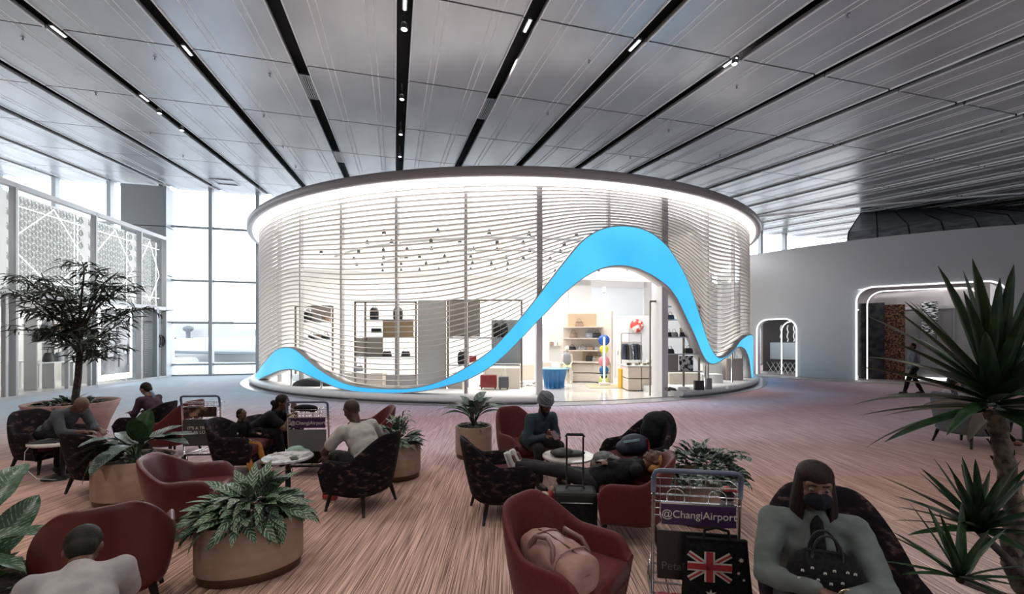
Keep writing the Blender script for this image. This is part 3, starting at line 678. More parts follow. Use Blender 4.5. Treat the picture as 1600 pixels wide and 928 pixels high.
b = MB(); poly = [(dp(P0+(P1-P0)*k/60, 12.3).x, dp(P0+(P1-P0)*k/60, 12.3).y) for k in range(61)]; b.prism(poly, .0, .03)
b.build('shop_floor', nmat('glossy_cream_floor', (.66, .63, .59), (.72, .69, .66), 1, .08, coat=.3), pav)
b = MB(); b.prism([(dp(P0+(P1-P0)*k/60, 11.6).x, dp(P0+(P1-P0)*k/60, 11.6).y) for k in range(61)], 5.5, 5.6); b.build('shop_ceiling', mat('shop_ceiling_glow', (.85, .84, .83), .6, emit=.35), pav)  # ceiling is no lamp: its glow is added in place of bounced light
b = MB(); b.prism([(dp(P0+(P1-P0)*k/60, 12.2).x, dp(P0+(P1-P0)*k/60, 12.2).y) for k in range(61)], 6.7, 6.78); b.build('roof', M_rim, pav)
# blue ribbon with pale returns
n = 420; rows = []; a0, a1 = UT[0][0]+.004, UT[-1][0]
b = MB(); b2 = MB(); rf = []; rt = []; rb = []
for k in range(n+1):
    ph = lerp(a0, a1, k/n); t, o = Tz(ph), Bz(ph)
    rf.append([dp(ph, RB, lerp(o, t, q/3)) for q in range(4)])
    rt.append([dp(ph, RB-.005, t), dp(ph, RB, t+.035), dp(ph, RB-.38, t+.035), dp(ph, RB-.38, t)])
    rb.append([dp(ph, RB-.005, o), dp(ph, RB, max(.2, o-.03)), dp(ph, RB-.38, max(.2, o-.03)), dp(ph, RB-.38, o)])
b.grid(rf); b.grid([[dp(lerp(a0, a1, k/n), RB-.02, lerp(Bz(lerp(a0, a1, k/n)), Tz(lerp(a0, a1, k/n)), q)) for q in (0, 1)] for k in range(n+1)])
rib = b.build('blue_ribbon', M_blue, pav); rib['label'] = 'glowing sky blue screen ribbon'
N_, L_, B_ = nodes(M_blue); tc = N_.new('ShaderNodeTexCoord'); nz = N_.new('ShaderNodeTexNoise'); nz.inputs['Scale'].default_value = .35; L_.new(tc.outputs['Object'], nz.inputs['Vector'])
cr_ = N_.new('ShaderNodeValToRGB'); cr_.color_ramp.elements[0].color = (.05, .50, .95, 1); cr_.color_ramp.elements[1].color = (.10, .68, 1, 1); cr_.color_ramp.elements[0].position = .35; cr_.color_ramp.elements[1].position = .65
L_.new(nz.outputs[0], cr_.inputs[0]); L_.new(cr_.outputs[0], B_.inputs['Emission Color'])
b = MB(); b.grid(rt, closev=True, capu=True); b.grid(rb, closev=True, capu=True); b.build('ribbon_edge', mat('ribbon_edge_white', (.6, .58, .57), .5), pav)
# fins
Z1 = 6.42; NF = 37; TM = .35; CC = .4
for k in range(1, 62):
    s = (k-.5)/NF
    s = 1.0-s                       # 1 at the rim, going down (negative below the wave floor)
    runs = []; cur = []
    n = 300
    for q in range(n+1):
        ph = lerp(radians(-79), radians(100), q/n); t = sm_tab(UT, ph, .03) if ph > UT[0][0] else .2
        if ph > UT[-1][0]: t = .25
        W_ = t-CC*(t-TM) if t > TM else t
        z = W_+(Z1-W_)*s
        if z > Tz(ph)+.03 and z > .3 and s > -.75: cur.append((ph, z))
        else:
            if len(cur) > 2: runs.append(cur)
            cur = []
    if len(cur) > 2: runs.append(cur)
    for run in runs:
        b = MB(); b.grid([[dp(ph, 12.28, z-.011), dp(ph, 12.295, z), dp(ph, 12.28, z+.011), dp(ph, 12.13, z+.010), dp(ph, 12.13, z-.010)] for ph, z in run], closev=True, capu=True, sm=False)
        b.build('fin', M_fin, pav)
# posts behind the fins
M_post = mat('post_grey', (.52, .50, .49), .4, .2)
for px in (409, 420, 436, 470, 534, 620, 728, 951, 1105, 1146, 1163):
    ph = cyl_hit(px, 560, 12.0)[0]; lo = .24
    if px == 951: lo = Tz(ph)
    b = MB(); b.box(dp(ph, 11.98, (lo+6.5)/2), (.09, .12, 6.5-lo), ph); b.build('post', M_post, pav)
ph = cyl_hit(842, 600, 12.0)[0]; b = MB(); b.box(dp(ph, 12.0, 3.25), (.17, .3, 6.5), ph); b.build('entrance_post', M_white, pav)
ph = cyl_hit(1031, 600, 12.0)[0]; b = MB(); b.box(dp(ph, 12.0, 3.25), (.26, .45, 6.5), ph); b.build('entrance_post', M_white, pav)
# glass panes
GP = [radians(x) for x in (-79, -70, -62)]+[cyl_hit(px, 560, 11.95)[0] for px in (409, 436, 470, 534, 620, 728, 842)]
GQ = [cyl_hit(px, 560, 11.95)[0] for px in (1031, 1105, 1146, 1163)]+[radians(x) for x in (64, 74, 86, 98, 108)]
for G in (GP, GQ):
    for q0, q1 in zip(G, G[1:]):
        if q1-q0 < .004: continue
        b = MB(); b.grid([[dp(lerp(q0+.004, q1-.004, k/8), 11.92, .26), dp(lerp(q0+.004, q1-.004, k/8), 11.92, 6.4)] for k in range(9)]); b.build('glass_pane', M_glass, pav)
for px in (1104, 1146, 1162, 453, 500):
    ph = cyl_hit(px, 590, 12.25)[0]; z = Bz(ph); b = MB(); b.cyl(dp(ph, 12.2, .24), dp(ph, 12.2, z+.05), .035); b.build('strut', M_chrome, pav)
# threshold and stone border around the plinth
b = MB(); b.grid([[dp(lerp(P0, P1, k/100), 12.2, .01), dp(lerp(P0, P1, k/100), 12.95, .01)] for k in range(101)], sm=False); struct(b.build('trim_2', mat('threshold_stone', (.33, .33, .36), .25)))
# back wall of the shop with tall windows and blinds
bw = thing('wall_back', None, None)
bpy.data.objects.remove(bw)
HB = WALL_L-.25
def bk(px): # T coordinate on the shop back plane for a pixel column
    u = (px-800)/FPX; P = LV*HB; t = (u*P.y-P.x)/(TV.x-u*TV.y); return t
bwall = thing('shop_back_wall', 'white rear wall of the pavilion shop below its tall blinds', 'wall')
b = MB()
for x0, x1, z0, z1 in ((430, 1120, 0, 2.55), (430, 840, 2.55, 5.5), (888, 922, 2.55, 5.5), (1005, 1120, 2.55, 5.5), (840, 1010, 5.1, 5.5)):
    t0, t1 = bk(x0), bk(x1); b.box(hall((t0+t1)/2, HB, (z0+z1)/2), (t1-t0, .2, z1-z0), A15)
b.build('wall_panel', mat('shop_wall_white', (.78, .77, .76), .5), bwall)
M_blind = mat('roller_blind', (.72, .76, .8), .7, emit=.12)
for x0, x1 in ((848, 888), (922, 942), (946, 1005)):
    t0, t1 = bk(x0), bk(x1); b = MB(); b.box(hall((t0+t1)/2, HB, 3.85), (t1-t0-.06, .05, 2.5), A15); tag(b.build('roller_blind', M_blind), 'white roller blind on the %s rear window of the pavilion' % {848: 'left', 922: 'middle', 946: 'right'}[x0], 'blind')
# spotlights on the shop ceiling
rnd = random.Random(3); b = MB(); b.tube([(0, 0, 5.5), (0, 0, 5.4)], .035, 8); src = None; n = 0
b.T = None
b = MB(); b.cyl((0, 0, 0), (0, 0, -.06), .03, n=8); b.tube([(0, 0, -.05), (0, 0, -.17)], [.06, .07], 8); b.m = 1; b.cyl((0, 0, -.165), (0, 0, -.18), .05, n=8)
M_spotdark = mat('spot_housing', (.12, .12, .12), .5); M_spotlit = mat('spot_lit', (1, 1, 1), emit=5)
src = b.build('shop_spotlight', [M_spotdark, M_spotlit]); tag(src, 'small dark ceiling spotlight inside the pavilion shop', 'spotlight', 'spotlights on the pavilion shop ceiling')
for row, (y, xs) in enumerate(((14.6, 9), (16, 12), (17.4, 13), (19, 14), (20.6, 14), (22.4, 13))):
    for i in range(xs):
        x = -7.5+15*(i+.5*(row % 2))/xs+rnd.uniform(-.3, .3)
        if (x-DC.x)**2+(y-DC.y)**2 > 11.2**2: continue
        o = src if n == 0 else src.copy()
        if n: COL.objects.link(o)
        o.location = (x, y+.3*sin(x*.6), 5.5); n += 1
# curved lines of the shop ceiling
for k, R in enumerate((9.4, 7.2, 5.2)):
    b = MB(); b.grid([[dp(lerp(-.9, .9, q/40), R, 5.44), dp(lerp(-.9, .9, q/40), R+.12, 5.44), dp(lerp(-.9, .9, q/40), R+.12, 5.5), dp(lerp(-.9, .9, q/40), R, 5.5)] for q in range(41)], closev=True, capu=True); b.build('ceiling_track', M_lat, pav)

# ---------------------------------------------------------------- goods inside
M_cream = mat('cream_laminate', (.66, .58, .5), .5); M_tanp = mat('tan_panel', (.5, .36, .23), .55); M_taupe = mat('taupe_panel', (.36, .32, .29), .6); M_gpan = mat('pale_grey_panel', (.52, .52, .5), .6)
M_gold = mat('brushed_brass', (.3, .25, .2), .35, .8)
def slab(name, x0, x1, Y, y0, y1, d, m, label, cat, parent=None, group=None):
    a, c = at(x0, Y, y0), at(x1, Y, y1); b = MB(); b.box(((a.x+c.x)/2, Y+d/2, (a.z+c.z)/2), (c.x-a.x, d, a.z-c.z)); o = b.build(name, m, parent)
    if label: tag(o, label, cat, group)
    return o
# curved cream shelving wall with bags
cw = thing('shelving_wall', 'curved cream shelving wall lined with handbags behind the blue table', 'shelving')
CW = [at(880, 19.2), at(895, 19.0), at(915, 18.9), at(930, 18.8), at(942, 18.6), at(955, 18.2)]
def cwp(q, off=0, z=0):
    p = cr(CW, q*(len(CW)-1)*.9999); d = cr(CW, min(1, q+.02)*(len(CW)-1)*.9999)-cr(CW, max(0, q-.02)*(len(CW)-1)*.9999); nrm = Vector((d.y, -d.x, 0)).normalized(); return p+nrm*off+Vector((0, 0, z))
def cwall(q0, q1, z0, z1, o0, o1, name, m):
    b = MB(); b.grid([[cwp(lerp(q0, q1, k/12), o0, z0), cwp(lerp(q0, q1, k/12), o1, z0), cwp(lerp(q0, q1, k/12), o1, z1), cwp(lerp(q0, q1, k/12), o0, z1)] for k in range(13)], closev=True, capu=True, sm=False); return b.build(name, m, cw)
cwall(0, 1, .03, 3.02, -.12, 0, 'wall_panel', M_cream); cwall(.12, .62, 2.37, 2.95, .0, .03, 'niche_panel', M_tanp); cwall(.35, .7, .9, 1.35, 0, .03, 'niche_panel', M_tanp)
for z in (2.36, 1.88, 1.36): cwall(-.0, .8, z-.02, z+.02, 0, .42, 'shelf', M_cream)
cwall(.0, .97, .84, .9, 0, .6, 'counter_top', M_cream); cwall(.05, .95, .06, .4, 0, .5, 'drawer', M_cream); cwall(.05, .95, .44, .8, 0, .5, 'drawer', M_cream)
for z, qs in ((2.38, (.3,)), (1.9, (.22, .48, .7)), (1.38, (.2, .35, .5, .76)), (.9, (.48, .68, .8))):
    for i, q in enumerate(qs):
        handbag(cwp(q, .22, z), .2-q*.6, .34, .36 if z != 1.38 else .24, '%s bag on the %s of the cream shelving wall, %s' % (('grey', 'black', 'patterned', 'brown')[(i+int(z*10)) % 4], {2.38: 'top shelf', 1.9: 'second shelf', 1.38: 'third shelf', .9: 'counter'}[z], ('first', 'second', 'third', 'fourth')[i]+' from left'), (M_bag2, M_bag1, M_bag4, M_bag3)[(i+int(z*10)) % 4], 'bags on the cream shelving wall')
# pleated blue table
p = gp(866, 606, .03); bt = thing('pleated_table', 'round glossy blue pleated display table near the entrance', 'table', p)
b = MB(); rows = []
for z, r in ((0, .34), (.3, .36), (.55, .42), (.72, .46)):
    rows.append([Vector((cos(a)*(r+.035*cos(a*14)), sin(a)*(r+.035*cos(a*14)), z)) for a in [2*pi*k/84 for k in range(84)]])
b.grid(rows, closev=True, capu=True); b.build('pleated_base', mat('blue_lacquer', (.02, .17, .42), .25), bt); b = MB(); b.lathe([(.0, .72), (.6, .72), (.6, .75), (0, .75)], 32, cap=False); b.build('glass_top', mat('blue_glass_top', (.25, .5, .6), .1), bt)
# light totem of coloured discs
p = gp(944, 602.5, .03); tt_ = thing('disc_totem', 'tall light column threaded with coloured round discs', 'light column', p)
b = MB(); b.box((0, 0, .06), (.4, .3, .12)); b.build('base', M_white, tt_, bevel=.01)
b = MB(); b.box((0, 0, 1.0), (.07, .05, 1.8)); b.build('light_tube', mat('totem_tube', (1, 1, 1), emit=1.1), tt_)
for z, r, c in ((1.73, .22, (.03, .12, .5)), (1.38, .17, (.75, .7, .05)), (1.17, .09, (.4, .6, .3)), (.9, .22, (.75, .3, .35)), (.55, .18, (.03, .15, .4)), (.34, .13, (.3, .65, .75)), (.16, .2, (.7, .8, .25))):
    b = MB(); b.T = Matrix.Rotation(pi/2, 4, 'X'); b.lathe([(0, -.02), (r, -.02), (r, .02), (0, .02)], 28, cap=False); o = b.build('disc', mat('disc_colour', c, .2), tt_); o.location = (0, .045, z+.05)
# white inner room with door and round red sign
ir = thing('stock_room', 'white partition box with a plain door and clothes rail in front', 'room')
a, c = at(960, 20.5), at(1100, 20.5); b = MB(); b.bx(a.x, c.x, 20.5, 20.7, .03, 2.95); b.build('partition', mat('partition_white', (.62, .61, .62), .6), ir)
a, c = at(963, 20.45), at(982, 20.45); b = MB(); b.bx(a.x, c.x, 20.44, 20.5, .03, 2.35); b.build('door', M_offwhite, ir, bevel=.01); b = MB(); b.bx(a.x+.05, a.x+.08, 20.4, 20.44, 1.1, 1.3); b.build('door_handle', M_steel, ir)
p = at(995, 20.4, 509); sg = thing('round_sign', 'round red and white painted sign on the white partition', 'sign', p)
b = MB(); b.T = Matrix.Rotation(pi/2, 4, 'X'); b.lathe([(0, 0), (.31, 0), (.31, .04), (0, .04)], 32, cap=False); o = b.build('disc', nmat('red_white_print', (.62, .04, .03), (.8, .72, .66), 3.2, .5, lo=.5, hi=.56, detail=5), sg)
# garment rail with jackets
rl = thing('garment_rail', 'thin metal garment rail frame in front of the white partition', 'rail')
for x in (971, 1002): a = at(x, 19.2); b = MB(); b.bx(a.x-.015, a.x+.015, 19.2, 19.23, .03, 2.1); b.build('upright', M_gold, rl)
for z in (2.1, 1.7): a, c = at(971, 19.2), at(1002, 19.2); b = MB(); b.bx(a.x, c.x, 19.2, 19.23, z-.015, z+.015); b.build('bar', M_gold, rl)
M_jk = [mat('jacket_navy', (.02, .03, .06), .8), mat('jacket_black', (.02, .02, .02), .8), mat('jacket_grey', (.16, .16, .17), .8), nmat('jacket_print', (.03, .03, .04), (.4, .4, .4), 12, .8)]
for k in range(7):
    x = lerp(at(974, 19.2).x, at(999, 19.2).x, k/6); b = MB()
    b.grid([[Vector((x+sx*.04+.01*sin(z*9+k), 19.2+sy*w, z)) for sx, sy in ((-1, -1), (1, -1), (1, 1), (-1, 1))] for z, w in ((.95, .24), (1.2, .22), (1.5, .25), (1.62, .2), (1.66, .05))], closev=True, capu=True)
    for sy in (-1, 1): b.tube([(x, 19.2+sy*.2, 1.58), (x, 19.2+sy*.29, 1.2), (x, 19.2+sy*.28, .98)], [.05, .045, .04], 6)
    tag(b.build('jacket', M_jk[k % 4]), '%s jacket hanging on the rail, %s from the left' % (('navy', 'black', 'grey', 'printed')[k % 4], ('first', 'second', 'third', 'fourth', 'fifth', 'sixth', 'seventh')[k]), 'jacket', 'jackets on the rail')
# counter with goods, yellow cube
ct = thing('display_counter', 'cream drawer counter with small goods left of the white entrance post', 'counter')
a, c = gp(981, 611, .03), at(1024, gp(981, 611, .03).y)
for i in range(2):
    for j in range(2):
        b = MB(); w = (c.x-a.x)/2; b.bx(a.x+i*w+.01, a.x+(i+1)*w-.01, a.y, a.y+1.1, .06+j*.42, .45+j*.42); b.build('drawer', M_cream, ct, bevel=.008)
b = MB(); b.bx(a.x-.02, c.x+.02, a.y-.02, a.y+1.14, .88, .92); b.build('counter_top', M_gpan, ct)
b = MB(); b.bx(a.x+.05, c.x-.05, a.y+.1, a.y+.9, .92, 1.12); b.build('glass_case', M_glass, ct)
rnd = random.Random(5)
for k in range(9):
    x = lerp(a.x+.1, c.x-.1, k/8); m = (M_bag1, M_bag3, M_cream, M_bag4, M_tanp)[k % 5]; b = MB(); b.box((x, a.y+.3+.2*(k % 3), .97), (.1, .14, .08)); tag(b.build('small_leather_good', m, bevel=.01), 'small %s wallet displayed on the cream counter, %s from the left' % (('black', 'brown', 'cream', 'patterned', 'tan')[k % 5], ('first', 'second', 'third', 'fourth', 'fifth', 'sixth', 'seventh', 'eighth', 'ninth')[k]), 'wallet', 'wallets on the cream counter')
a2 = gp(970, 607, .03); b = MB(); b.bx(a2.x, at(980, a2.y).x, a2.y, a2.y+.45, .03, .75); tag(b.build('yellow_plinth', mat('yellow_lacquer', (.65, .42, .02), .4), bevel=.02), 'yellow cube plinth beside the cream counter', 'plinth')
b = MB(); b.box((gp(975, 606, .03).x-.2, gp(975, 606).y+.3, .036), (2.2, 1.4, .012)); tag(b.build('rug', mat('gold_rug', (.45, .36, .24), .9)), 'beige rug under the yellow cube and counter', 'rug')
# seated mannequin (thing built from one skin)
mn = thing('mannequin', 'pale seated mannequin in a sleeveless top beside the blue table', 'mannequin', gp(886, 598, .03))
b = MB(); b.cap((-.09, .05, .62), (-.09, -.35, .66), .09, .07); b.cap((.09, .05, .62), (.09, -.35, .66), .09, .07); b.cap((-.09, -.35, .66), (-.08, -.42, .12), .065, .04); b.cap((.09, -.35, .66), (.1, -.4, .12), .065, .04)
for x in (-.08, .1): b.cap((x, -.42, .08), (x, -.56, .04), .04, .03)
b.cap((0, .05, .66), (0, .02, 1.1), .14, .15); b.cap((0, .02, 1.15), (0, .02, 1.32), .06, .05); b.ell((0, .0, 1.42), (.09, .11, .13))
for s in (-1, 1): b.cap((.17*s, .02, 1.15), (.2*s, -.02, .85), .055, .04); b.cap((.2*s, -.02, .85), (.1*s, -.25, .74), .04, .03)
b.build('figure', mat('mannequin_skin', (.65, .58, .5), .5), mn, remesh=.015, smoothit=3)
b = MB(); b.cap((0, .05, .8), (0, .02, 1.13), .165, .165); b.build('top', M_bag2, mn, remesh=.02, smoothit=3); b = MB(); b.cap((-.09, .05, .65), (-.09, -.25, .68), .105, .09); b.cap((.09, .05, .65), (.09, -.25, .68), .105, .09); b.build('shorts', mat('shorts_yellow', (.55, .5, .2), .7), mn, remesh=.02, smoothit=3)
b = MB(); b.lathe([(.25, .0), (.28, .3), (.26, .5), (0, .52)], 20, (0, .1, 0)); b.build('stool', M_cream, mn)
# tables and shelves at rear left of the entrance
for k, (x0, x1, y0, y1, Y, m, lb_) in enumerate(((842, 862, 600, 566, 19.5, M_cream, 'low cream cabinet seen left of the shelving wall'), (858, 880, 565, 520, 21, M_gpan, 'white cubby shelf with shoes at the rear window'), (790, 835, 600, 570, 19.5, M_cream, 'long cream table behind the left entrance post'))):
    slab('cabinet', x0, x1, Y, y0, y1, .5, m, lb_, 'cabinet')
for k in range(3): slab('shoe_box', 860+k*6, 864+k*6, 20.8, 540, 534, .2, (M_bag3, M_white, M_cream)[k], 'small shoe box on the rear cubby shelf, %s' % ('left', 'middle', 'right')[k], 'box')
# display rug dark pattern
b = MB(); b.box((at(815, 18, 600).x, 17.6, .036), (3.4, 1.6, .012)); tag(b.build('rug', nmat('black_white_rug', (.03, .03, .03), (.6, .58, .56), 5, .9, lo=.48, hi=.54)), 'black and white patterned rug behind the left entrance post', 'rug')

# left display frames: function for a metal framed display bay
def frame_unit(x0, x1, Y, ytop, label, mids=(), shelves=()):
    r = thing('display_rack', label, 'rack'); a, c = at(x0, Y), at(x1, Y); zt = CAMH-(ytop-HOR)*Y/FPX
    for x in (a.x, c.x)+tuple(at(m, Y).x for m in mids): b = MB(); b.bx(x-.03, x+.03, Y-.03, Y+.03, .24, zt); b.build('upright', M_gold, r)
    b = MB(); b.bx(a.x, c.x, Y-.03, Y+.03, zt-.05, zt); b.build('top_bar', M_gold, r)
    for s0, s1, y in shelves: p, q = at(s0, Y, y), at(s1, Y, y); b = MB(); b.bx(p.x, q.x, Y-.2, Y+.2, p.z-.02, p.z+.02); b.build('shelf', M_steel, r)
    return r
rkA = frame_unit(462, 520, 17.0, 478, 'metal display frame at the far left behind the fins', (), ((475, 520, 503), (475, 520, 530)))
rkB = frame_unit(555, 650, 15.4, 471, 'wide metal display frame behind the central left fins', (571,), ((571, 648, 500), (571, 648, 527), (571, 648, 557)))
rkC = frame_unit(700, 815, 14.6, 468, 'metal display frame with taupe panels and backpacks', (731,), ((700, 812, 528), (700, 812, 570)))
slab('display_panel', 653, 697, 14.6, 616, 469, .08, M_gpan, None, None, rkB)
slab('display_panel', 702, 729, 14.8, 526, 470, .06, M_taupe, None, None, rkC); slab('display_panel', 732, 750, 14.8, 526, 470, .06, M_taupe, None, None, rkC)
slab('display_panel', 768, 814, 14.8, 568, 500, .06, M_gpan, None, None, rkC)
slab('display_panel', 598, 646, 15.5, 527, 500, .06, M_tanp, None, None, rkB); slab('display_panel', 556, 598, 15.4, 557, 528, .06, M_taupe, None, None, rkB)
slab('display_panel', 486, 517, 17.2, 504, 477, .06, M_taupe, None, None, rkA)
def backpack(px, py, Y, w, h, lbl, m=M_bag1):
    p = at(px, Y, py); r = thing('backpack', lbl, 'backpack', p)
    b = MB(); b.grid([[Vector((w/2*k*x, .1*k*y, z*h)) for x, y in ((-.9, -.9), (0, -1.1), (.9, -.9), (1, 0), (.9, .9), (0, 1), (-.9, .9), (-1, 0))] for z, k in ((0, .9), (.1, 1), (.7, 1), (.92, .8), (1, .4))], closev=True, capu=True); b.build('body', m, r)
    b = MB(); b.tube([(.06*cos(q*pi/6), 0, h*.97+.07*sin(q*pi/6)) for q in range(7)], .012, 5); b.build('handle', m, r)
    b = MB(); b.box((0, -.12, h*.3), (w*.7, .05, h*.35)); b.build('front_pocket', m, r, bevel=.01)
backpack(585, 499, 15.4, .3, .42, 'black backpack alone on the top shelf of the wide frame'); backpack(622, 499, 15.4, .34, .42, 'black backpack on the top shelf right of the first')
backpack(776, 527, 14.6, .24, .5, 'black backpack left of a pair behind the right fins'); backpack(788, 527, 14.6, .24, .5, 'black backpack right of a pair behind the right fins'); backpack(481, 502, 17, .26, .42, 'small black backpack in the far left frame'); backpack(722, 569, 14.4, .3, .42, 'dark backpack on the lower shelf beside the red toy')
slab('red_case', 733, 744, 14.4, 566, 556, .15, mat('red_case', (.5, .05, .04), .5), 'small red box on the shelf behind the blue ribbon', 'box')
slab('display_box', 580, 594, 15.3, 520, 513, .2, M_bag1, 'black flat box on the wide frame shelf', 'box')
for k, (px, py, Y, m) in enumerate(((488, 530, 17, M_bag1), (497, 530, 17, M_bag3), (509, 530, 17, M_bag1), (605, 557, 15.3, M_bag1), (634, 557, 15.3, M_bag1), (560, 580, 15, M_bag2), (497, 503, 17, M_bag2), (509, 503, 17, M_bag3))):
    handbag(at(px, Y, py), 0, .3, .3, '%s handbag in the %s display, %s' % ({id(M_bag1): 'black', id(M_bag3): 'brown', id(M_bag2): 'grey'}[id(m)], 'far left' if px < 520 else 'wide central', ('below the taupe panel, left', 'below the taupe panel, middle', 'below the taupe panel, right', 'under the tan panel, left', 'under the tan panel, right', 'lowest', 'beside the panel foot', 'on the upper shelf end')[k]), m, 'handbags behind the left fins')
# low counters behind the left glass
for k, (x0, x1, Y, y1, m, lb_) in enumerate(((536, 598, 15.8, 583, M_cream, 'low cream counter behind the lowest fins'), (600, 650, 16.2, 585, M_bag2, 'dark low cabinet right of the low cream counter'), (455, 490, 16.8, 585, M_white, 'white low plinth behind the left blue hump'), (700, 722, 14.4, 590, M_cream, 'small cream block below the taupe panels'), (755, 812, 16, 575, M_cream, 'long pale bench behind the suitcases'))):
    a, c = at(x0, Y), at(x1, Y); zt = CAMH-(y1-HOR)*Y/FPX; b = MB(); b.bx(a.x, c.x, Y, Y+.6, .03, zt); tag(b.build('low_cabinet', m, bevel=.01), lb_, 'cabinet')
a, c = at(752, 14.1), at(778, 14.1)
def suitcase_small(x0, x1, Y, y1, m, lbl):
    a, c = at(x0, Y), at(x1, Y); zt = CAMH-(y1-HOR)*Y/FPX; r = thing('suitcase', lbl, 'suitcase')
    b = MB(); b.bx(a.x, c.x, Y, Y+.3, .3, zt); b.build('body', m, r, bevel=.03)
    b = MB(); b.tube([(lerp(a.x, c.x, .3), Y+.2, zt), (lerp(a.x, c.x, .3), Y+.2, zt+.3), (lerp(a.x, c.x, .7), Y+.2, zt+.3), (lerp(a.x, c.x, .7), Y+.2, zt)], .012, 6); b.build('handle', M_steel, r)
    b = MB(); [b.cyl((x, Y+.1, .28), (x+.04, Y+.1, .28), .035) for x in (a.x+.03, c.x-.07)]; b.build('wheels', M_black, r)
suitcase_small(750, 776, 14.0, 586, nmat('red_shell', (.3, .035, .03), (.38, .06, .05), 5, .35), 'red hard suitcase displayed behind the pavilion glass'); suitcase_small(779, 795, 13.9, 589, mat('grey_shell', (.12, .12, .12), .4), 'grey hard suitcase right of the red one in the window')
b = MB(); b.ell((0, 0, 0), (.9, .35, .3)); o = b.build('display_mound', M_bag1); o.location = at(496, 15.2, 603); tag(o, 'black glossy rounded display object behind the left ribbon', 'display'); 
# right window display: shelves with bags
ru = frame_unit(1042, 1092, 14.8, 478, 'right hand display frame with handbags on glass shelves', (1068,), ((1040, 1094, 500), (1040, 1094, 527), (1040, 1094, 553), (1040, 1094, 580)))
slab('display_panel', 1042, 1060, 14.9, 580, 554, .06, M_taupe, None, None, ru); slab('display_panel', 1062, 1076, 15.0, 526, 512, .06, M_tanp, None, None, ru); slab('display_panel', 1076, 1092, 15.0, 552, 524, .06, M_gpan, None, None, ru)
slab('printed_scarf', 1062, 1083, 14.7, 580, 556, .05, nmat('scarf_print', (.03, .03, .03), (.7, .68, .66), 7, .7, lo=.48, hi=.52), 'black and white printed scarf hung on the right shelves', 'scarf')
for k, (px, py, m) in enumerate(((1047, 500, M_bag1), (1044, 527, M_bag1), (1053, 527, M_bag2), (1068, 527, M_bag1), (1047, 553, M_bag1), (1076, 552, M_bag1))):
    handbag(at(px, 14.7, py), 0, .26, .28, ('black bag on the top shelf by the white post', 'black bag at the left of the second shelf by the post', 'grey pouch on the second shelf by the post', 'large black bag on the tan panel shelf', 'black tote on the third shelf by the post', 'small black bag on the third shelf, right end')[k], m, 'bags on the right shelves')
for k, (x0, x1, Y, y1, m, lb_) in enumerate(((1046, 1095, 15.6, 583, M_cream, 'cream counter behind the shoes right of the post'), (1096, 1130, 16, 585, M_white, 'white curved counter near the ribbon valley'), (1098, 1128, 17, 566, M_gpan, 'pale cabinet behind the white counter'), (1135, 1160, 17, 560, M_taupe, 'taupe cabinet at the far right of the shop'))):
    a, c = at(x0, Y), at(x1, Y); zt = CAMH-(y1-HOR)*Y/FPX; b = MB(); b.bx(a.x, c.x, Y, Y+.5, .03, zt); tag(b.build('low_cabinet', m, bevel=.01), lb_, 'cabinet')
def shoe(px, Y, m, lbl, rz=0):
    r = thing('shoe', lbl, 'shoe', at(px, Y, z=.24), rz, 'shoes in the right window'); b = MB(); b.cap((0, .08, .06), (0, -.1, .04), .05, .04); b.build('upper', m, r); b = MB(); b.box((0, -.01, .012), (.09, .28, .024)); b.build('sole', m, r, bevel=.005)
for k, (px, m, c_) in enumerate(((1043, M_bag1, 'black'), (1050, M_bag1, 'black'), (1066, M_white, 'white'), (1071, M_white, 'white'), (1096, M_bag1, 'black'), (1138, M_white, 'white'))):
    shoe(px, 13.7+.1*k, m, '%s display shoe on the plinth, %s' % (c_, ('nearest the white post', 'second from the white post', 'left of the white pair', 'right of the white pair', 'near the ribbon valley', 'far right')[k]), .6*k)
a = at(1092, 13.9, z=.24); b = MB(); b.box(a+Vector((0, 0, .15)), (.3, .15, .3)); tag(b.build('boxy_bag', M_bag1, bevel=.02), 'boxy dark bag on the plinth near the ribbon valley', 'bag')
a = at(1107, 14.1, z=.24); b = MB(); b.box(a+Vector((0, 0, .18)), (.18, .15, .36)); tag(b.build('boxy_bag', M_bag2, bevel=.02), 'tall grey bag on the plinth at the ribbon valley', 'bag')
# tall frame before the entrance counter
r = thing('brass_stand', 'tall slender brass frame left of the white entrance post', 'frame')
for px in (1016, 1027): a = gp(px, 618, .03); b = MB(); b.bx(a.x-.02, a.x+.02, a.y, a.y+.04, .03, 3.1); b.build('upright', M_gold, r)
a, c = gp(1016, 618, .03), gp(1027, 618, .03); b = MB(); b.bx(a.x, c.x, a.y, a.y+.04, 3.06, 3.12); b.build('top_bar', M_gold, r)
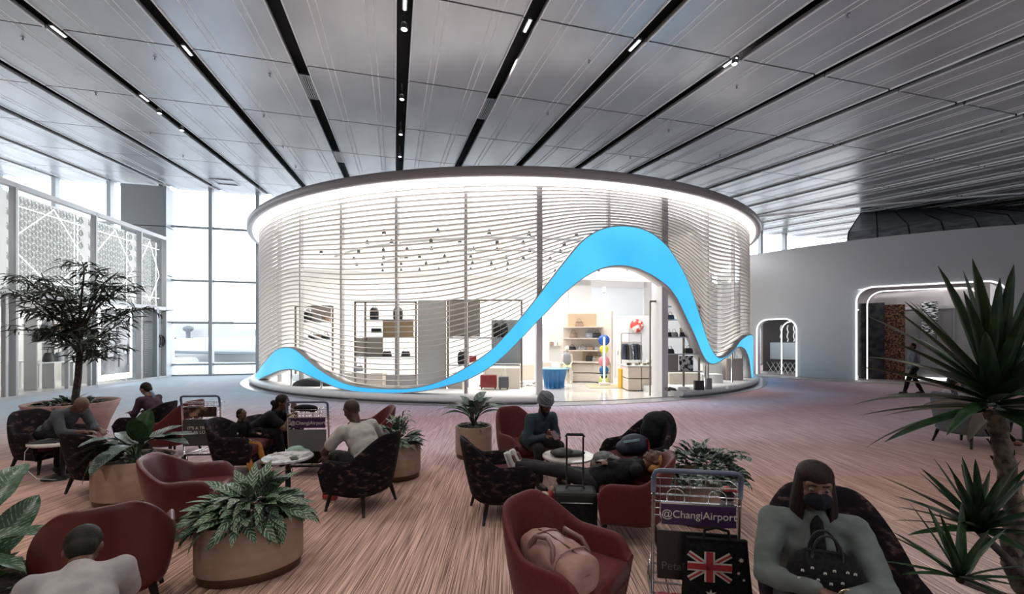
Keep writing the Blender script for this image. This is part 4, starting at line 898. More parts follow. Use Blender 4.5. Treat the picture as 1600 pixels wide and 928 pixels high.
# ---------------------------------------------------------------- armchairs
def rotz(v, a): return Vector((v[0]*cos(a)-v[1]*sin(a), v[0]*sin(a)+v[1]*cos(a), v[2]))
def armchair(label, X, Y, rz, shell, seat, group=None, hb=.84, s=1, leg=M_leg, wide=1.0):
    r = thing('armchair', label, 'armchair', (X, Y, 0), radians(rz), group, s)
    # plan path of the shell: right arm front -> back -> left arm front
    def path(u):   # u in -1..1
        a = u*pi*.5
        au = abs(u)
        if au < .62:
            t = au/.62*pi/2; x, y = .37*wide*sin(t)**.9 if t > 0 else 0, -.08-.29*cos(t)
        else: x, y = .37*wide+.0*(au-.62), -.08+(au-.62)/.38*.36
        return (x if u >= 0 else -x), y
    def nrm(u):
        e = .01; x0, y0 = path(max(-1, u-e)); x1, y1 = path(min(1, u+e)); d = Vector((x1-x0, y1-y0, 0)).normalized(); return Vector((d.y, -d.x, 0))
    def top(u):
        au = abs(u); arm = .585
        k = 1-smooth((au-.13)/.47); h = arm+(hb-arm)*k**.85
        if au > .86: h -= .12*((au-.86)/.14)**2
        return h
    rows = []; N = 44
    for i in range(N+1):
        u = -1+2*i/N; x, y = path(u); n = nrm(u); h = top(u); th = .055; back = 1-smooth((abs(u)-.2)/.5)
        def pt(off, z):
            f = z/h; sc = .86+.14*min(1, (z-.2)/.32) if z < .52 else 1
            return Vector((x*sc, y*sc, 0))+n*off+Vector((0, -back*.09*max(0, (z-.4)/.45), z))
        rows.append([pt(0, .19), pt(.012, .3), pt(.012, .45), pt(.0, (h+.45)/2), pt(-.002, h-.02), pt(-th*.35, h+.006), pt(-th*.8, h-.005), pt(-th-.004, h-.03), pt(-th-.01, (h+.45)/2), pt(-th-.015, .42), pt(-th-.02, .3), pt(-.03, .19)])
    b = MB(); b.grid(rows, closev=True, capu=True); b.build('shell', shell, r, subsurf=1)
    def pad(z0, z1, k, nm, m, fr=.30):
        P = []
        for i in range(28):
            u = -1+2*i/27; x, y = path(u); n = nrm(u); q = Vector((x, y, 0))*k-n*(.055*k); P.append(q)
        c = sum(P, Vector())/len(P); b = MB()
        P = [Vector((p.x, min(p.y, fr), 0)) for p in P]
        pr = [(z0, .93), (z0+.02, .99), (z1-.03, 1.0), (z1-.008, .97), (z1, .88)]
        b.grid([[c+(p-c)*kk+Vector((0, 0, z)) for p in P] for z, kk in pr], closev=True, capu=True); b.build(nm, m, r)
    pad(.19, .32, .9, 'base', shell); pad(.31, .44, .97, 'seat_cushion', seat, .33)
    for sx in (-1, 1):
        for y0, y1 in ((.2, .24), (-.22, -.27)):
            b = MB(); b.tube([(sx*.24*wide, y0, .21), (sx*.285*wide, y1, .0)], [.026, .015], 8); b.build('leg', leg, r)
    return r
armchair('red armchair at the front centre holding a pink duffel bag', .37, 2.78, -128, M_red, M_red, hb=.81)
armchair('red armchair facing left with a person lying in it, behind the front trolley', 1.12, 4.22, 76, M_red, M_red, hb=.80)
armchair('dark patterned armchair facing right where white shoes rest', -.12, 4.75, -72, M_dark, M_seat)
armchair('red armchair of the man in the grey turban', .18, 6.15, -146, M_red, M_red, hb=.88)
armchair('dark patterned armchair with a black coat draped over its back', 1.56, 5.5, 122, M_dark, M_seat, hb=.85)
armchair('red leather armchair at the bottom left, seen from behind beside the bending person', -2.80, 3.02, 38, M_redlea, M_redlea, hb=.86)
armchair('empty red armchair between the two left planters', -3.14, 4.3, -72, M_redlea, M_redlea, hb=.77)
armchair('dark armchair of the man bending over the laptop', -6.75, 6.35, -100, M_dark, M_seat)
armchair('dark armchair standing left of the tall leafed planter, back to us', -5.1, 5.5, -12, M_dark, M_seat, hb=.78)
armchair('red armchair behind the trolley with the dark advertising board', -5.55, 7.1, 82, M_red, M_red, hb=.9)
armchair('dark patterned armchair in which the child sits', -3.78, 6.1, -84, M_dark, M_seat, hb=.78)
armchair('dark armchair of the man in the grey t-shirt', -1.72, 4.95, 70, M_dark, M_seat, hb=.86)
armchair('empty red armchair behind the man in the grey t-shirt', -2.26, 6.75, 118, M_red, M_red, hb=.82)
armchair('dark armchair of the woman hiding her face', -3.72, 6.75, -105, M_dark, M_seat, hb=.68)
armchair('grey low armchair at the right, with a man leaning back', 8.1, 7.75, -86, M_greyfab, M_greyfab, s=1.12)
armchair('dark armchair of the woman with the dotted handbag', 1.80, 2.40, 155, M_dark, M_seat, hb=.90, s=1.06)
armchair('dark grey armchair at the right edge behind the long leafed palm', 10.4, 8.9, 60, M_greyfab, M_greyfab, s=1.05)
armchair('dark armchair facing right behind the boy in purple', -6.35, 7.55, 95, M_dark, M_seat, hb=.8)
# ---------------------------------------------------------------- tables
M_marble = nmat('pale_marble', (.42, .39, .36), (.62, .58, .54), 6, .3, lo=.4, hi=.6, detail=8)
M_marb2 = nmat('white_grey_marble', (.25, .25, .25), (.6, .6, .59), 9, .25, lo=.42, hi=.55, detail=9)
def round_table(label, X, Y, r, top, z=.5):
    t = thing('round_table', label, 'table', (X, Y, 0))
    b = MB(); b.lathe([(r*.96, z-.025), (r, z-.018), (r, z-.004), (r*.985, z)], 40); b.build('tabletop', top, t)
    b = MB(); b.lathe([(r*.6, z-.04), (r*.9, z-.025)], 32); b.build('rim_support', M_gold, t)
    b = MB(); b.cyl((0, 0, .02), (0, 0, z-.03), .03); b.build('stem', M_black, t)
    b = MB(); b.lathe([(r*.62, 0), (r*.62, .012), (.04, .03)], 32); b.build('base', M_black, t); return t
T1 = at(450, 5.15); round_table('small round marble table between the child and the man in grey', T1.x, 5.15, .28, M_marb2)
T2 = at(888, 5.2); round_table('small round pale table with a folded black bag, centre', T2.x, 5.2, .31, M_marble)
T3 = at(98, 5.95); round_table('small round table with a laptop at the left', T3.x, 5.95, .34, M_marble)
T4 = at(1600, 8.0); round_table('small white round table at the right edge with a mint cup', T4.x, 8.0, .3, M_marble, .52)
# ---------------------------------------------------------------- planters
def planter(label, X, Y, rx, ry, h=.47, rz=0, bowl=False):
    t = thing('planter', label, 'planter', (X, Y, 0), radians(rz))
    if bowl:
        b = MB(); b.lathe([(.36, 0), (.40, .02), (.52, .4), (rx, h), (rx-.03, h+.01), (rx-.06, h-.02), (rx-.1, h-.12)], 48, cap=False); b.build('bowl', M_bowl, t)
        b = MB(); b.lathe([(0, h-.1), (rx-.09, h-.1)], 32, cap=False); b.build('soil', M_soil, t); return t
    sy = ry/rx
    b = MB(); b.lathe([(rx, .075), (rx+.003, .1), (rx+.003, h-.01), (rx-.005, h), (rx-.025, h), (rx-.03, h-.06)], 56, sy=sy, cap=False); b.build('pot', M_pot, t)
    b = MB(); b.lathe([(rx-.03, 0), (rx-.015, .01), (rx-.012, .075), (rx-.02, .085)], 56, sy=sy); b.build('base_band', M_potrim, t)
    b = MB(); b.lathe([(0, h-.03), (rx-.03, h-.05)], 40, sy=sy, cap=False); b.build('soil', M_soil, t); return t
pF = planter('oval stone planter at the front left full of striped pale green leaves', at(392, 3.56).x, 3.56, .385, .27, .45, 24)
pL = planter('tall stone planter with large dark leaves beside the empty red armchair', at(212, 5.15).x, 5.15, .42, .36, .50)
pM = planter('oval stone planter behind the man in the grey t-shirt', at(621, 5.95).x, 5.95, .31, .26, .47, 20)
pR = planter('round stone planter with a rosette of long leaves near the pavilion front', at(740, 7.0).x, 7.0, .29, .29, .50)
pB = planter('stone planter of small variegated leaves behind the front trolley', at(1092, 4.6).x, 4.6, .36, .30, .47, -10)
pT = planter('pink bowl planter holding the feathery indoor tree', at(114, 7.9).x, 7.9, .66, .66, .74, bowl=True)
pN = planter('stone planter at the lower left corner with big striped leaves', -3.2, 2.62, .34, .30, .42)
pY = planter('stone planter of the tall palm, mostly below the right corner', 2.95, 2.28, .42, .36, .36)
# ---------------------------------------------------------------- leaves
def leaf_me(name, L, Wd, droop, m, n=7, fold=.25, shape='lance', twist=0, wav=0):
    b = MB(); rows = []
    for i in range(n+1):
        t = i/n
        if shape == 'lance': w = Wd/2*sin(pi*min(1, t*1.02+.0))**.8*(1-.25*t) if 0 < t < 1 else .0
        elif shape == 'oval': w = Wd/2*sin(pi*t**.8)**.6 if 0 < t < 1 else 0
        else: w = Wd/2*(min(1, .45+t*3))*(1-t)**.55*1.0
        w = max(w, Wd*.015)
        ang = -droop*t; x = L*(sin(droop*t)/droop if droop else t); z = -L*((1-cos(droop*t))/droop if droop else 0)
        wz = wav*sin(t*14)
        rows.append([Vector((x, -w, z+w*fold+wz)), Vector((x, -w*.5, z+w*fold*.35)), Vector((x, 0, z)), Vector((x, w*.5, z+w*fold*.35)), Vector((x, w, z+w*fold-wz))])
    b.grid(rows, uv=True); o = b.build(name, m); me = o.data; bpy.data.objects.remove(o); return me
def LM(p, az, el, s=1, roll=0):
    return Matrix.Translation(p) @ Matrix.Rotation(az, 4, 'Z') @ Matrix.Rotation(-el, 4, 'Y') @ Matrix.Rotation(roll, 4, 'X') @ Matrix.Scale(s, 4)
def leaf(parent, me, p, az, el, s=1, roll=0, name='leaf'): return inst(me, name, parent, LM(Vector(p), az, el, s, roll))
def plant(name, label, P, z, cat='plant'):
    t = thing(name, label, cat, (P.location.x, P.location.y, z)); t.rotation_euler = P.rotation_euler; return t
rnd = random.Random(11)
L_agl = leaf_mat('striped_leaf', (.035, .08, .045), (.33, .40, .27), 7, .45, .45); L_cal = leaf_mat('veined_dark_leaf', (.018, .04, .026), (.24, .30, .25), 14, .72, .35)
L_grey = leaf_mat('grey_green_leaf', (.06, .10, .075), (.22, .27, .22), 5, .6, .5); L_dk = leaf_mat('dark_glossy_leaf', (.012, .03, .012), (.03, .075, .022), rough=.3)
L_big = leaf_mat('big_veined_leaf', (.03, .07, .035), (.2, .29, .2), 16, .8, .35); L_tree = leaf_mat('tree_leaf', (.012, .02, .014), (.03, .048, .03), rough=.5)
L_fit = leaf_mat('mosaic_leaf', (.04, .07, .05), (.32, .38, .31), 3, .4, .5); L_yuc = leaf_mat('palm_leaf', (.008, .022, .01), (.022, .06, .02), rough=.35)
M_stem = mat('green_stem', (.04, .07, .03), .5); M_bark = nmat('dark_bark', (.025, .02, .018), (.07, .055, .045), 20, .9, bump=.5)
def mound(t, meshes, n, rx, ry, zmin, spread=1, el0=.2, el1=1.3, s0=.8, s1=1.15, z0=0):
    for k in range(n):
        q = sqrt(rnd.random()); a = rnd.uniform(0, 2*pi); p = Vector((rx*q*cos(a), ry*q*sin(a), z0+zmin*(1-q)*1.0+rnd.uniform(0, .03)))
        el = lerp(el1, el0, q)+rnd.uniform(-.25, .25); leaf(t, rnd.choice(meshes), p, a+rnd.uniform(-.5, .5), el, rnd.uniform(s0, s1), rnd.uniform(-.5, .5))
# front oval planter
ag = [leaf_me('aglaonema_leaf', .23, .075, d, L_agl, 7, .3) for d in (.6, 1.1, 1.5)]
ag2 = [leaf_me('aglaonema_leaf', .27, .10, d, L_agl, 7, .25) for d in (.6, 1.0, 1.4)]
t = plant('striped_foliage_plant', 'bushy plant with pale striped leaves in the front oval planter', pF, .44)
mound(t, ag2, 190, .32, .2, .2, el0=-.1, el1=1.25)
for q in range(5):
    a = rnd.uniform(0, 6); b = MB(); b.tube([(.3*cos(a), .2*sin(a), .0), (.33*cos(a), .22*sin(a), .1), (.38*cos(a), .26*sin(a), .14)], .008, 6); b.build('stem', mat('pink_stem', (.4, .25, .22)), t)
# tall left planter with big calathea leaves
cal = [leaf_me('calathea_leaf', .5, .24, d, L_cal, 9, .25, 'oval', wav=.006) for d in (.5, .9)]; bigd = leaf_me('broad_leaf', .42, .25, .3, L_dk, 9, .25, 'oval')
t = plant('broad_leaved_plant', 'plant with large dark ribbed leaves in the tall left planter', pL, .47)
for az, el, s, L0 in ((170, .25, 1, .14), (190, -.1, 1.05, .3), (205, -.35, 1.0, .32), (150, .5, .85, .2), (225, -.5, .9, .28), (20, .35, 1, .25), (0, .15, .95, .3), (340, .5, .8, .25), (60, .6, .9, .2), (120, .6, .9, .2), (265, .0, .9, .22), (290, .25, .85, .24), (245, .5, .8, .3)):
    a = radians(az); e = radians(50)+el*.4; p1 = Vector((cos(a)*cos(e), sin(a)*cos(e), sin(e)))*L0*.9
    b = MB(); b.tube([(0, 0, 0), p1*.5+Vector((0, 0, .04)), p1], [.012, .009, .006], 6); b.build('stem', M_stem, t); leaf(t, cal[int(az) % 2], p1, a, el, s, 0)
for az, el, s in ((80, 1.35, .95), (275, 1.25, .8)): leaf(t, bigd, (.05, 0, .2), radians(az), el, s, .4)
b = MB(); b.cyl((.05, 0, 0), (.05, 0, .22), .014); b.build('stem', M_stem, t)
sm_leaf = [leaf_me('small_leaf', .075, .045, .5, L_dk, 5, .2, 'oval'), leaf_me('small_leaf', .07, .04, .9, L_fit, 5, .2, 'oval')]
mound(t, sm_leaf, 90, .36, .3, .04, el0=-.2, el1=.8, s0=.7, s1=1.3)
# pM
t = plant('mixed_variegated_plant', 'mixed variegated plant with one tall stem in the planter behind the man in grey', pM, .44)
mound(t, [ag[0], leaf_me('variegated_leaf', .2, .1, .8, L_fit, 6, .2, 'oval')], 110, .22, .18, .28, el0=.0, el1=1.3, s0=.7, s1=1.1)
for p1, L in (((.08, .02, .45), 5), ((-.02, 0, .38), 4), ((.15, .05, .32), 4)):
    b = MB(); b.tube([(0, 0, 0), Vector(p1)*.6, p1], .007, 6); b.build('stem', M_stem, t)
    for q in range(L): leaf(t, ag[1], Vector(p1)*(.7+.3*q/L), q*1.7+.3, .5, .75)
# pR rosette
ro = [leaf_me('long_leaf', .54, .18, d, L_grey, 9, .35, 'lance', wav=.004) for d in (1.1, 1.5)]; pet = ro
t = plant('rosette_plant', 'rosette plant with long arching grey green leaves near the pavilion', pR, .47)
for k in range(16):
    a = k*2.4; el = lerp(.85, 1.4, (k % 4)/3); r0 = .06; L0 = .16+.04*(k % 3); p1 = Vector((cos(a)*L0*.45, sin(a)*L0*.45, L0))
    b = MB(); b.tube([(0, 0, 0), p1], .009, 6); b.build('stem', M_stem, t); leaf(t, ro[k % 2], p1, a, el-.15, rnd.uniform(.8, 1.1))
mound(t, sm_leaf[:1], 60, .25, .25, .04, el0=-.2, el1=.8, s0=.8, s1=1.2)
# pB
t = plant('mosaic_leaf_plant', 'dense plant of small variegated leaves behind the front trolley', pB, .44)
fit = [leaf_me('mosaic_leaf', .12, .06, d, L_fit, 6, .25, 'oval') for d in (.6, 1.1)]
fit = [leaf_me('mosaic_leaf', .15, .085, d, L_fit, 6, .25, 'oval') for d in (.6, 1.1)]
mound(t, fit, 270, .42, .3, .3, el0=-.1, el1=1.3)
for k in range(6): a = rnd.uniform(-.6, .6); b = MB(); b.tube([(0, 0, .05), (cos(a)*.3, sin(a)*.3, .25), (cos(a)*.42, sin(a)*.42, .27)], .005, 5); b.build('stem', M_stem, t); [leaf(t, fit[0], (cos(a)*(.3+.04*q), sin(a)*(.3+.04*q), .26), a+(-1)**q*.8, .2, .7) for q in range(4)]
# pN near left big leaves
bl = [leaf_me('banana_leaf', .46, .20, .7, L_big, 12, .3, 'oval', wav=.008), leaf_me('banana_leaf', .5, .14, .9, L_big, 12, .5, 'oval', wav=.008)]
t = plant('large_leaved_plant', 'plant with very large striped leaves at the lower left edge', pN, .38)
for (p1, az, el, s, roll, k) in (((-.08, .1, .12), 60, 1.1, .95, 1.0, 0), ((-.1, .0, .22), 20, .5, 1.0, .2, 1), ((-.1, -.05, .16), 2, .4, .95, -.2, 1), ((-.1, 0, .3), 160, .5, .9, 0, 0), ((-.05, -.1, .25), 250, .4, .9, 0, 0), ((-.1, .1, .4), 110, .9, 1, 0, 0), ((-.2, .1, .35), 120, .4, .8, .5, 0)):
    b = MB(); b.tube([(0, 0, 0), (p1[0]*.5, p1[1]*.5, p1[2]*.6), p1], [.014, .011, .008], 7); b.build('stem', M_stem, t); leaf(t, bl[k], p1, radians(az), el, s, roll)
mound(t, [sm_leaf[0], leaf_me('round_leaf', .1, .07, .5, L_dk, 6, .2, 'oval')], 80, .3, .25, .12, el0=.0, el1=1, s0=.8, s1=1.2)
# pT ground plants + tree
t = plant('underplanting', 'low leafy plants round the trunk in the pink bowl', pT, .66)
mound(t, [leaf_me('strap_leaf', .26, .05, 1.0, L_dk, 6, .2), leaf_me('round_leaf', .16, .085, .6, L_dk, 6, .2, 'oval')], 150, .5, .5, .08, el0=.2, el1=1.1, s0=.7, s1=1.15)
t = plant('indoor_tree', 'feathery narrow leaved indoor tree in the pink bowl by the left shop', pT, .62, 'tree')
tips = []; 
def px2l(px, py, d=7.9): p = at(px, d, py)-Vector((pT.location.x, pT.location.y, .62)); return p
def limb(pts, r0, r1, nm='branch'):
    n = len(pts); b = MB(); b.tube(pts, [lerp(r0, r1, i/(n-1)) for i in range(n)], 8); b.build(nm, M_bark, t)
trunk = [Vector((.02, 0, 0)), px2l(122, 590), px2l(124, 560), px2l(125, 530), px2l(124, 505)]
limb(trunk, .055, .038, 'trunk')
br = [((124, 530), (100, 490), (75, 455), (60, 425)), ((124, 530), (110, 470), (95, 445)), ((124, 510), (135, 470), (148, 425), (152, 412)), ((124, 515), (150, 480), (175, 455), (190, 445)), ((124, 535), (90, 505), (55, 490), (30, 478)), ((124, 520), (155, 500), (185, 485), (205, 480)), ((124, 545), (135, 530), (160, 510), (172, 490)), ((124, 540), (112, 520), (95, 500)), ((124, 530), (80, 480), (40, 455)), ((124, 530), (140, 490), (165, 435)), ((123, 560), (150, 540), (188, 522)), ((123, 555), (95, 535), (62, 522)), ((123, 565), (142, 555), (165, 540)), ((124, 545), (85, 520), (35, 515)), ((124, 520), (70, 455), (48, 432)), ((124, 515), (140, 450), (158, 420))]
for bi, pts in enumerate(br):
    dy = rnd.uniform(-.45, .45); P = [px2l(*q)+Vector((0, dy*(i/(len(pts)-1)), 0)) for i, q in enumerate(pts)]; P = [cr(P, k/8*(len(P)-1)*.999) for k in range(9)]
    limb(P, .022, .006); tips.append(P)
tl = [leaf_me('tree_leaf', .24, .03, .5, L_tree, 4, .3), leaf_me('tree_leaf', .21, .036, .9, L_tree, 4, .3)]
cnt = 0; sb = MB()
def addst(me, M):
    base = len(sb.V)
    for v in me.vertices: sb.V.append(M @ v.co)
    for p in me.polygons: sb.f([base+i for i in p.vertices], True)
for P in tips:
    for k in range(30):
        q = rnd.uniform(.3, 1); c = P[int(q*8)]; a = rnd.uniform(0, 2*pi); d = Vector((cos(a), sin(a), rnd.uniform(-.3, .5)))*rnd.uniform(.08, .34)
        e = c+d; sb.tube([c, e], [.004, .002], 4)
        for w in range(5):
            M = LM(c+d*(.35+.16*w), a+(-1)**w*rnd.uniform(.3, 1.0), rnd.uniform(-.5, .5), rnd.uniform(.7, 1.15), rnd.uniform(-.8, .8)); me = tl[rnd.randrange(2)]
            if cnt < 290 and rnd.random() < .2: inst(me, 'leaf', t, M); cnt += 1
            else: addst(me, M)
o = sb.build('foliage', L_tree, t); o['kind'] = 'stuff'
# yucca palm at the right
t = plant('palm', 'tall spiky palm with sword leaves and rough trunk at the right', pY, .30)
yl = [leaf_me('sword_leaf', .68, .10, d, L_yuc, 9, .4, 'sword') for d in (.1, .3, .6)]
def yp(px, py, d): return at(px, d, py)-Vector((pY.location.x, pY.location.y, .30))
head = yp(1553, 640, 2.42); tk = [Vector((.02, .02, 0)), yp(1590, 900, 2.36), yp(1585, 800, 2.38), yp(1568, 710, 2.4), head]; tk = [cr(tk, k/24*(len(tk)-1)*.9999) for k in range(25)]
b = MB(); b.tube([p for p in tk], [.05-.012*k/24+(.006 if k % 2 else -.004) for k in range(25)], 12); b.build('trunk', nmat('palm_bark', (.05, .04, .03), (.16, .12, .09), 18, .9, bump=.8), t)
for k in range(60):
    i = rnd.randrange(2, 24); a = rnd.uniform(0, 2*pi); b = MB(); p = tk[i]+Vector((cos(a)*.04, sin(a)*.04, 0)); b.grid([[p+Vector((-.018*sin(a), .018*cos(a), 0)), p+Vector((.018*sin(a), -.018*cos(a), 0))], [p+Vector((cos(a)*.015-.01*sin(a), sin(a)*.015, .03)), p+Vector((cos(a)*.015+.01*sin(a), sin(a)*.015, .03))]]); b.build('bark_scale', M_bark, t)
for k in range(64):
    a = k*2.39996; q = k/63; el = lerp(-.35, 1.45, q**.8)+rnd.uniform(-.1, .1)
    p = head+Vector((cos(a)*.03, sin(a)*.03, -.02+.2*q)); leaf(t, yl[0 if q > .6 else (1 if rnd.random() < .7 else 2)], p, a, el, rnd.uniform(.82, 1.05), rnd.uniform(-.3, .3))
for (bx_, by, d, n, s) in ((1530, 830, 2.3, 34, .62), (1500, 905, 2.1, 18, .5)):
    h2 = yp(bx_, by, d); b = MB(); b.tube([(0, 0, 0), h2*.5+Vector((0, 0, .05)), h2], .02, 8); b.build('side_stem', M_bark, t)
    for k in range(n):
        a = k*2.39996; q = k/n; leaf(t, yl[1 if q < .6 else 0], h2, a, lerp(0, 1.4, q), s*rnd.uniform(.8, 1.1), rnd.uniform(-.3, .3))
t = plant('fern', 'dark fern fronds at the foot of the tall palm', pY, .32)
pin = leaf_me('pinna', .05, .014, .3, L_dk, 3, .2)
for k in range(14):
    a = radians(150+k*11); L = rnd.uniform(.3, .42); P = [Vector((cos(a)*L*q, sin(a)*L*q, .3*q-.22*q*q+.02)) for q in [i/10 for i in range(11)]]
    b = MB(); b.tube(P, [.004]*11, 4)
    for q in range(1, 11):
        for sg in (-1, 1):
            base = len(b.V); M = LM(P[q], a+sg*1.2, .1, 1.3-.07*q)
            for v in pin.vertices: b.V.append(M @ v.co)
            for pp in pin.polygons: b.f([base+i for i in pp.vertices], True)
    b.build('frond', L_dk, t)
# ---------------------------------------------------------------- luggage trolleys
RX = Matrix.Rotation(pi/2, 4, 'X')
M_navyt = mat('blue_grey_grip', (.09, .11, .17), .35); M_purple = mat('purple_sign', (.035, .012, .06), .4); M_text = mat('sign_lettering', (.62, .58, .52), .5); M_board = mat('charcoal_board', (.05, .055, .055), .4)
def trolley(label, X, Y, rz, kind):
    t = thing('luggage_trolley', label, 'luggage trolley', (X, Y, 0), radians(rz)); w = .27
    b = MB(); b.tube([(-w, 0, .88), (-w, -.02, .99), (-w+.012, -.03, 1.02), (-w+.04, -.035, 1.03), (w-.04, -.035, 1.03), (w-.012, -.03, 1.02), (w, -.02, .99), (w, 0, .86)], .016, 10); b.build('grip', M_navyt, t)
    for s in (-1, 1):
        b = MB(); b.tube([(s*w, 0, .9), (s*w, .03, .5), (s*w, .06, .13)], .012, 8); b.build('post', M_chrome, t)
        b = MB(); b.tube([(s*w, .03, .13), (s*w*.9, .4, .12), (s*w*.55, .82, .12)], .013, 8); b.build('side_rail', M_chrome, t)
    for z in (.92, .86, .81, .76, .71, .66):
        b = MB(); b.tube([(-w, .0, z), (-w+.01, .16, z), (w-.01, .16, z), (w, 0, z)], .0035, 6); b.build('basket_wire', M_chrome, t)
    for z in (.92, .86, .81): b = MB(); b.cyl((-w, -.005, z), (w, -.005, z), .004, n=6); b.build('basket_wire', M_chrome, t)
    for x in (-.13, .13):
        b = MB(); b.tube([(x-.055, -.008, .81)]+[(x-.055*cos(q*pi/8), -.008, .86+.045*sin(q*pi/8)) for q in range(9)]+[(x+.055, -.008, .81)], .0035, 6); b.build('arch_wire', M_chrome, t)
    for x in (-.2, -.1, 0, .1, .2): b = MB(); b.tube([(x, .16, .92), (x, .16, .66), (x, 0, .66)], .003, 5); b.build('basket_wire', M_chrome, t)
    for y in (.12, .26, .4, .54, .68): ww = lerp(w, w*.6, y/.82); b = MB(); b.cyl((-ww, y, .13), (ww, y, .13), .008, n=6); b.build('deck_bar', M_chrome, t)
    for x in (-.15, 0, .15): b = MB(); b.cyl((x, .05, .135), (x*.7, .78, .135), .006, n=6); b.build('deck_bar', M_chrome, t)
    b = MB(); b.tube([(-w, .05, .13), (w, .05, .13)], .012); b.build('deck_bar', M_black, t)
    for x, y in ((-w, .06), (w, .06), (0, .8)):
        b = MB(); b.cyl((x-.018, y, .06), (x+.018, y, .06), .06, n=18); wh = b.build('wheel', M_black, t); b = MB(); b.tube([(x-.03, y, .06), (x-.03, y, .12), (x+.03, y, .12), (x+.03, y, .06)], .009, 6); b.build('fork', M_chrome, wh)
    if kind in (1, 2):
        b = MB(); b.box((.01, -.018, .74), (.46, .012, .135)); sg = b.build('sign', M_purple, t, bevel=.004); b = MB(); b.box((.01, -.016, .815), (.47, .014, .012)); b.build('sign_clip', M_chrome, t)
        text_mesh('@ChangiAirport', .068, M_text, 'lettering', sg, Matrix.Translation((.01, -.027, .722)) @ RX, .0008, 'CENTER')
    if kind == 0:
        b = MB(); b.box((0, -.018, .79), (.46, .012, .15)); b.build('photo_strip', nmat('photo_strip', (.03, .015, .012), (.35, .2, .14), 10, .4, lo=.5, hi=.65, detail=6), t)
        b = MB(); b.box((0, -.018, .48), (.48, .012, .40)); bd = b.build('advert_board', M_board, t, bevel=.004)
        text_mesh("IT'S A TR", .062, M_text, 'lettering', bd, Matrix.Translation((-.175, -.027, .53)) @ RX, .0008, bold=.0015); text_mesh("TO BE LO", .062, M_text, 'lettering', bd, Matrix.Translation((-.195, -.027, .465)) @ RX, .0008, bold=.0015)
    if kind == 1:
        b = MB(); b.box((0, -.012, .47), (.5, .012, .32)); bd = b.build('advert_board', M_blackboard, t, bevel=.004); text_mesh('Petak', .075, mat('dim_lettering', (.10, .095, .09), .5), 'lettering', bd, Matrix.Translation((-.225, -.021, .375)) @ RX, .0008)
    if kind == 2:
        b = MB(); b.box((0, -.012, .5), (.5, .012, .3)); b.build('advert_board', mat('grey_board', (.13, .13, .13), .5), t, bevel=.004)
    return t
M_blackboard = mat('near_black_board', (.015, .015, .017), .35)
trF = trolley('front luggage trolley hung with a black flag bag', 1.21, 2.86, -9, 1)
trL = trolley('luggage trolley with a dark advertising board left of the child', at(314, 6.55).x, 6.55, 6, 0)
trM = trolley('luggage trolley with a purple sign behind the marble table', at(481, 5.95).x, 5.95, 4, 2)
def softblob(name, parts, m, parent=None, vox=.012, sm=4):
    b = MB()
    for p in parts:
        if len(p) == 2: b.ell(p[0], p[1])
        else: b.cap(*p)
    return b.build(name, m, parent, remesh=vox, smoothit=sm)
# black flag bag on the trolley (local to trolley frame)
TFm = Matrix.Translation(trF.location) @ Matrix.Rotation(radians(-9), 4, 'Z')
fb = thing('flag_bag', 'black tote with a red white flag print and white stars on the front trolley', 'bag', TFm @ Vector((.1, -.09, 0)), radians(-9))
b = MB(); b.grid([[Vector((x*k, y*ky, z)) for x, y in ((-.19, -.05), (0, -.058), (.19, -.05), (.2, 0), (.19, .05), (0, .05), (-.19, .05), (-.2, 0))] for z, k, ky in ((.17, 1.02, 1.1), (.2, 1.1, 1.15), (.3, 1.08, 1.0), (.45, 1.0, .75), (.58, .95, .6), (.63, .92, .35))], closev=True, capu=True); b.build('body', M_blackfab, fb, subsurf=1)
b = MB(); b.tube([(-.08, 0, .62), (-.07, 0, .68), (0, 0, .7), (.07, 0, .68), (.08, 0, .62)], .01, 6); b.build('handle', M_blackfab, fb)
M_fw = mat('flag_white', (.5, .48, .46), .7); M_fr = mat('flag_red', (.32, .02, .03), .7)
def decal(poly, m, nm, parent, y, th=.0015):
    b = MB(); b.prism(poly, 0, th, lambda x, yy, z: Vector((x, y-z, yy))); return b.build(nm, m, parent)
def bar(x0, z0, x1, z1, w): d = Vector((x1-x0, z1-z0)).normalized(); n = Vector((-d.y, d.x))*w/2; return [(x0+n.x, z0+n.y), (x1+n.x, z1+n.y), (x1-n.x, z1-n.y), (x0-n.x, z0-n.y)]
fy = -.066; cx, cz, fw, fh = -.06, .48, .13, .085
for p, q in (((-1, -1), (1, 1)), ((-1, 1), (1, -1))):
    decal(bar(cx+p[0]*fw*.95, cz+p[1]*fh*.95, cx+q[0]*fw*.95, cz+q[1]*fh*.95, .034), M_fw, 'flag_stripe', fb, fy); decal(bar(cx+p[0]*fw*.95, cz+p[1]*fh*.95, cx+q[0]*fw*.95, cz+q[1]*fh*.95, .012), M_fr, 'flag_stripe', fb, fy-.0016)
for pol, w in ((((cx-fw, cz), (cx+fw, cz)), .056), (((cx, cz-fh*1.1), (cx, cz+fh*1.1)), .062)):
    (a0, c0), (a1, c1) = pol; decal(bar(a0, c0, a1, c1, w), M_fw, 'flag_stripe', fb, fy-.002); 
for pol, w in ((((cx-fw, cz), (cx+fw, cz)), .036), (((cx, cz-fh*1.1), (cx, cz+fh*1.1)), .04)):
    (a0, c0), (a1, c1) = pol; decal(bar(a0, c0, a1, c1, w), M_fr, 'flag_stripe', fb, fy-.0045)
def star(x, z, r, n=7): decal([(x+(r if q % 2 == 0 else r*.45)*sin(pi*q/n), z+(r if q % 2 == 0 else r*.45)*cos(pi*q/n)) for q in range(2*n)], M_fw, 'star', fb, fy-.012)
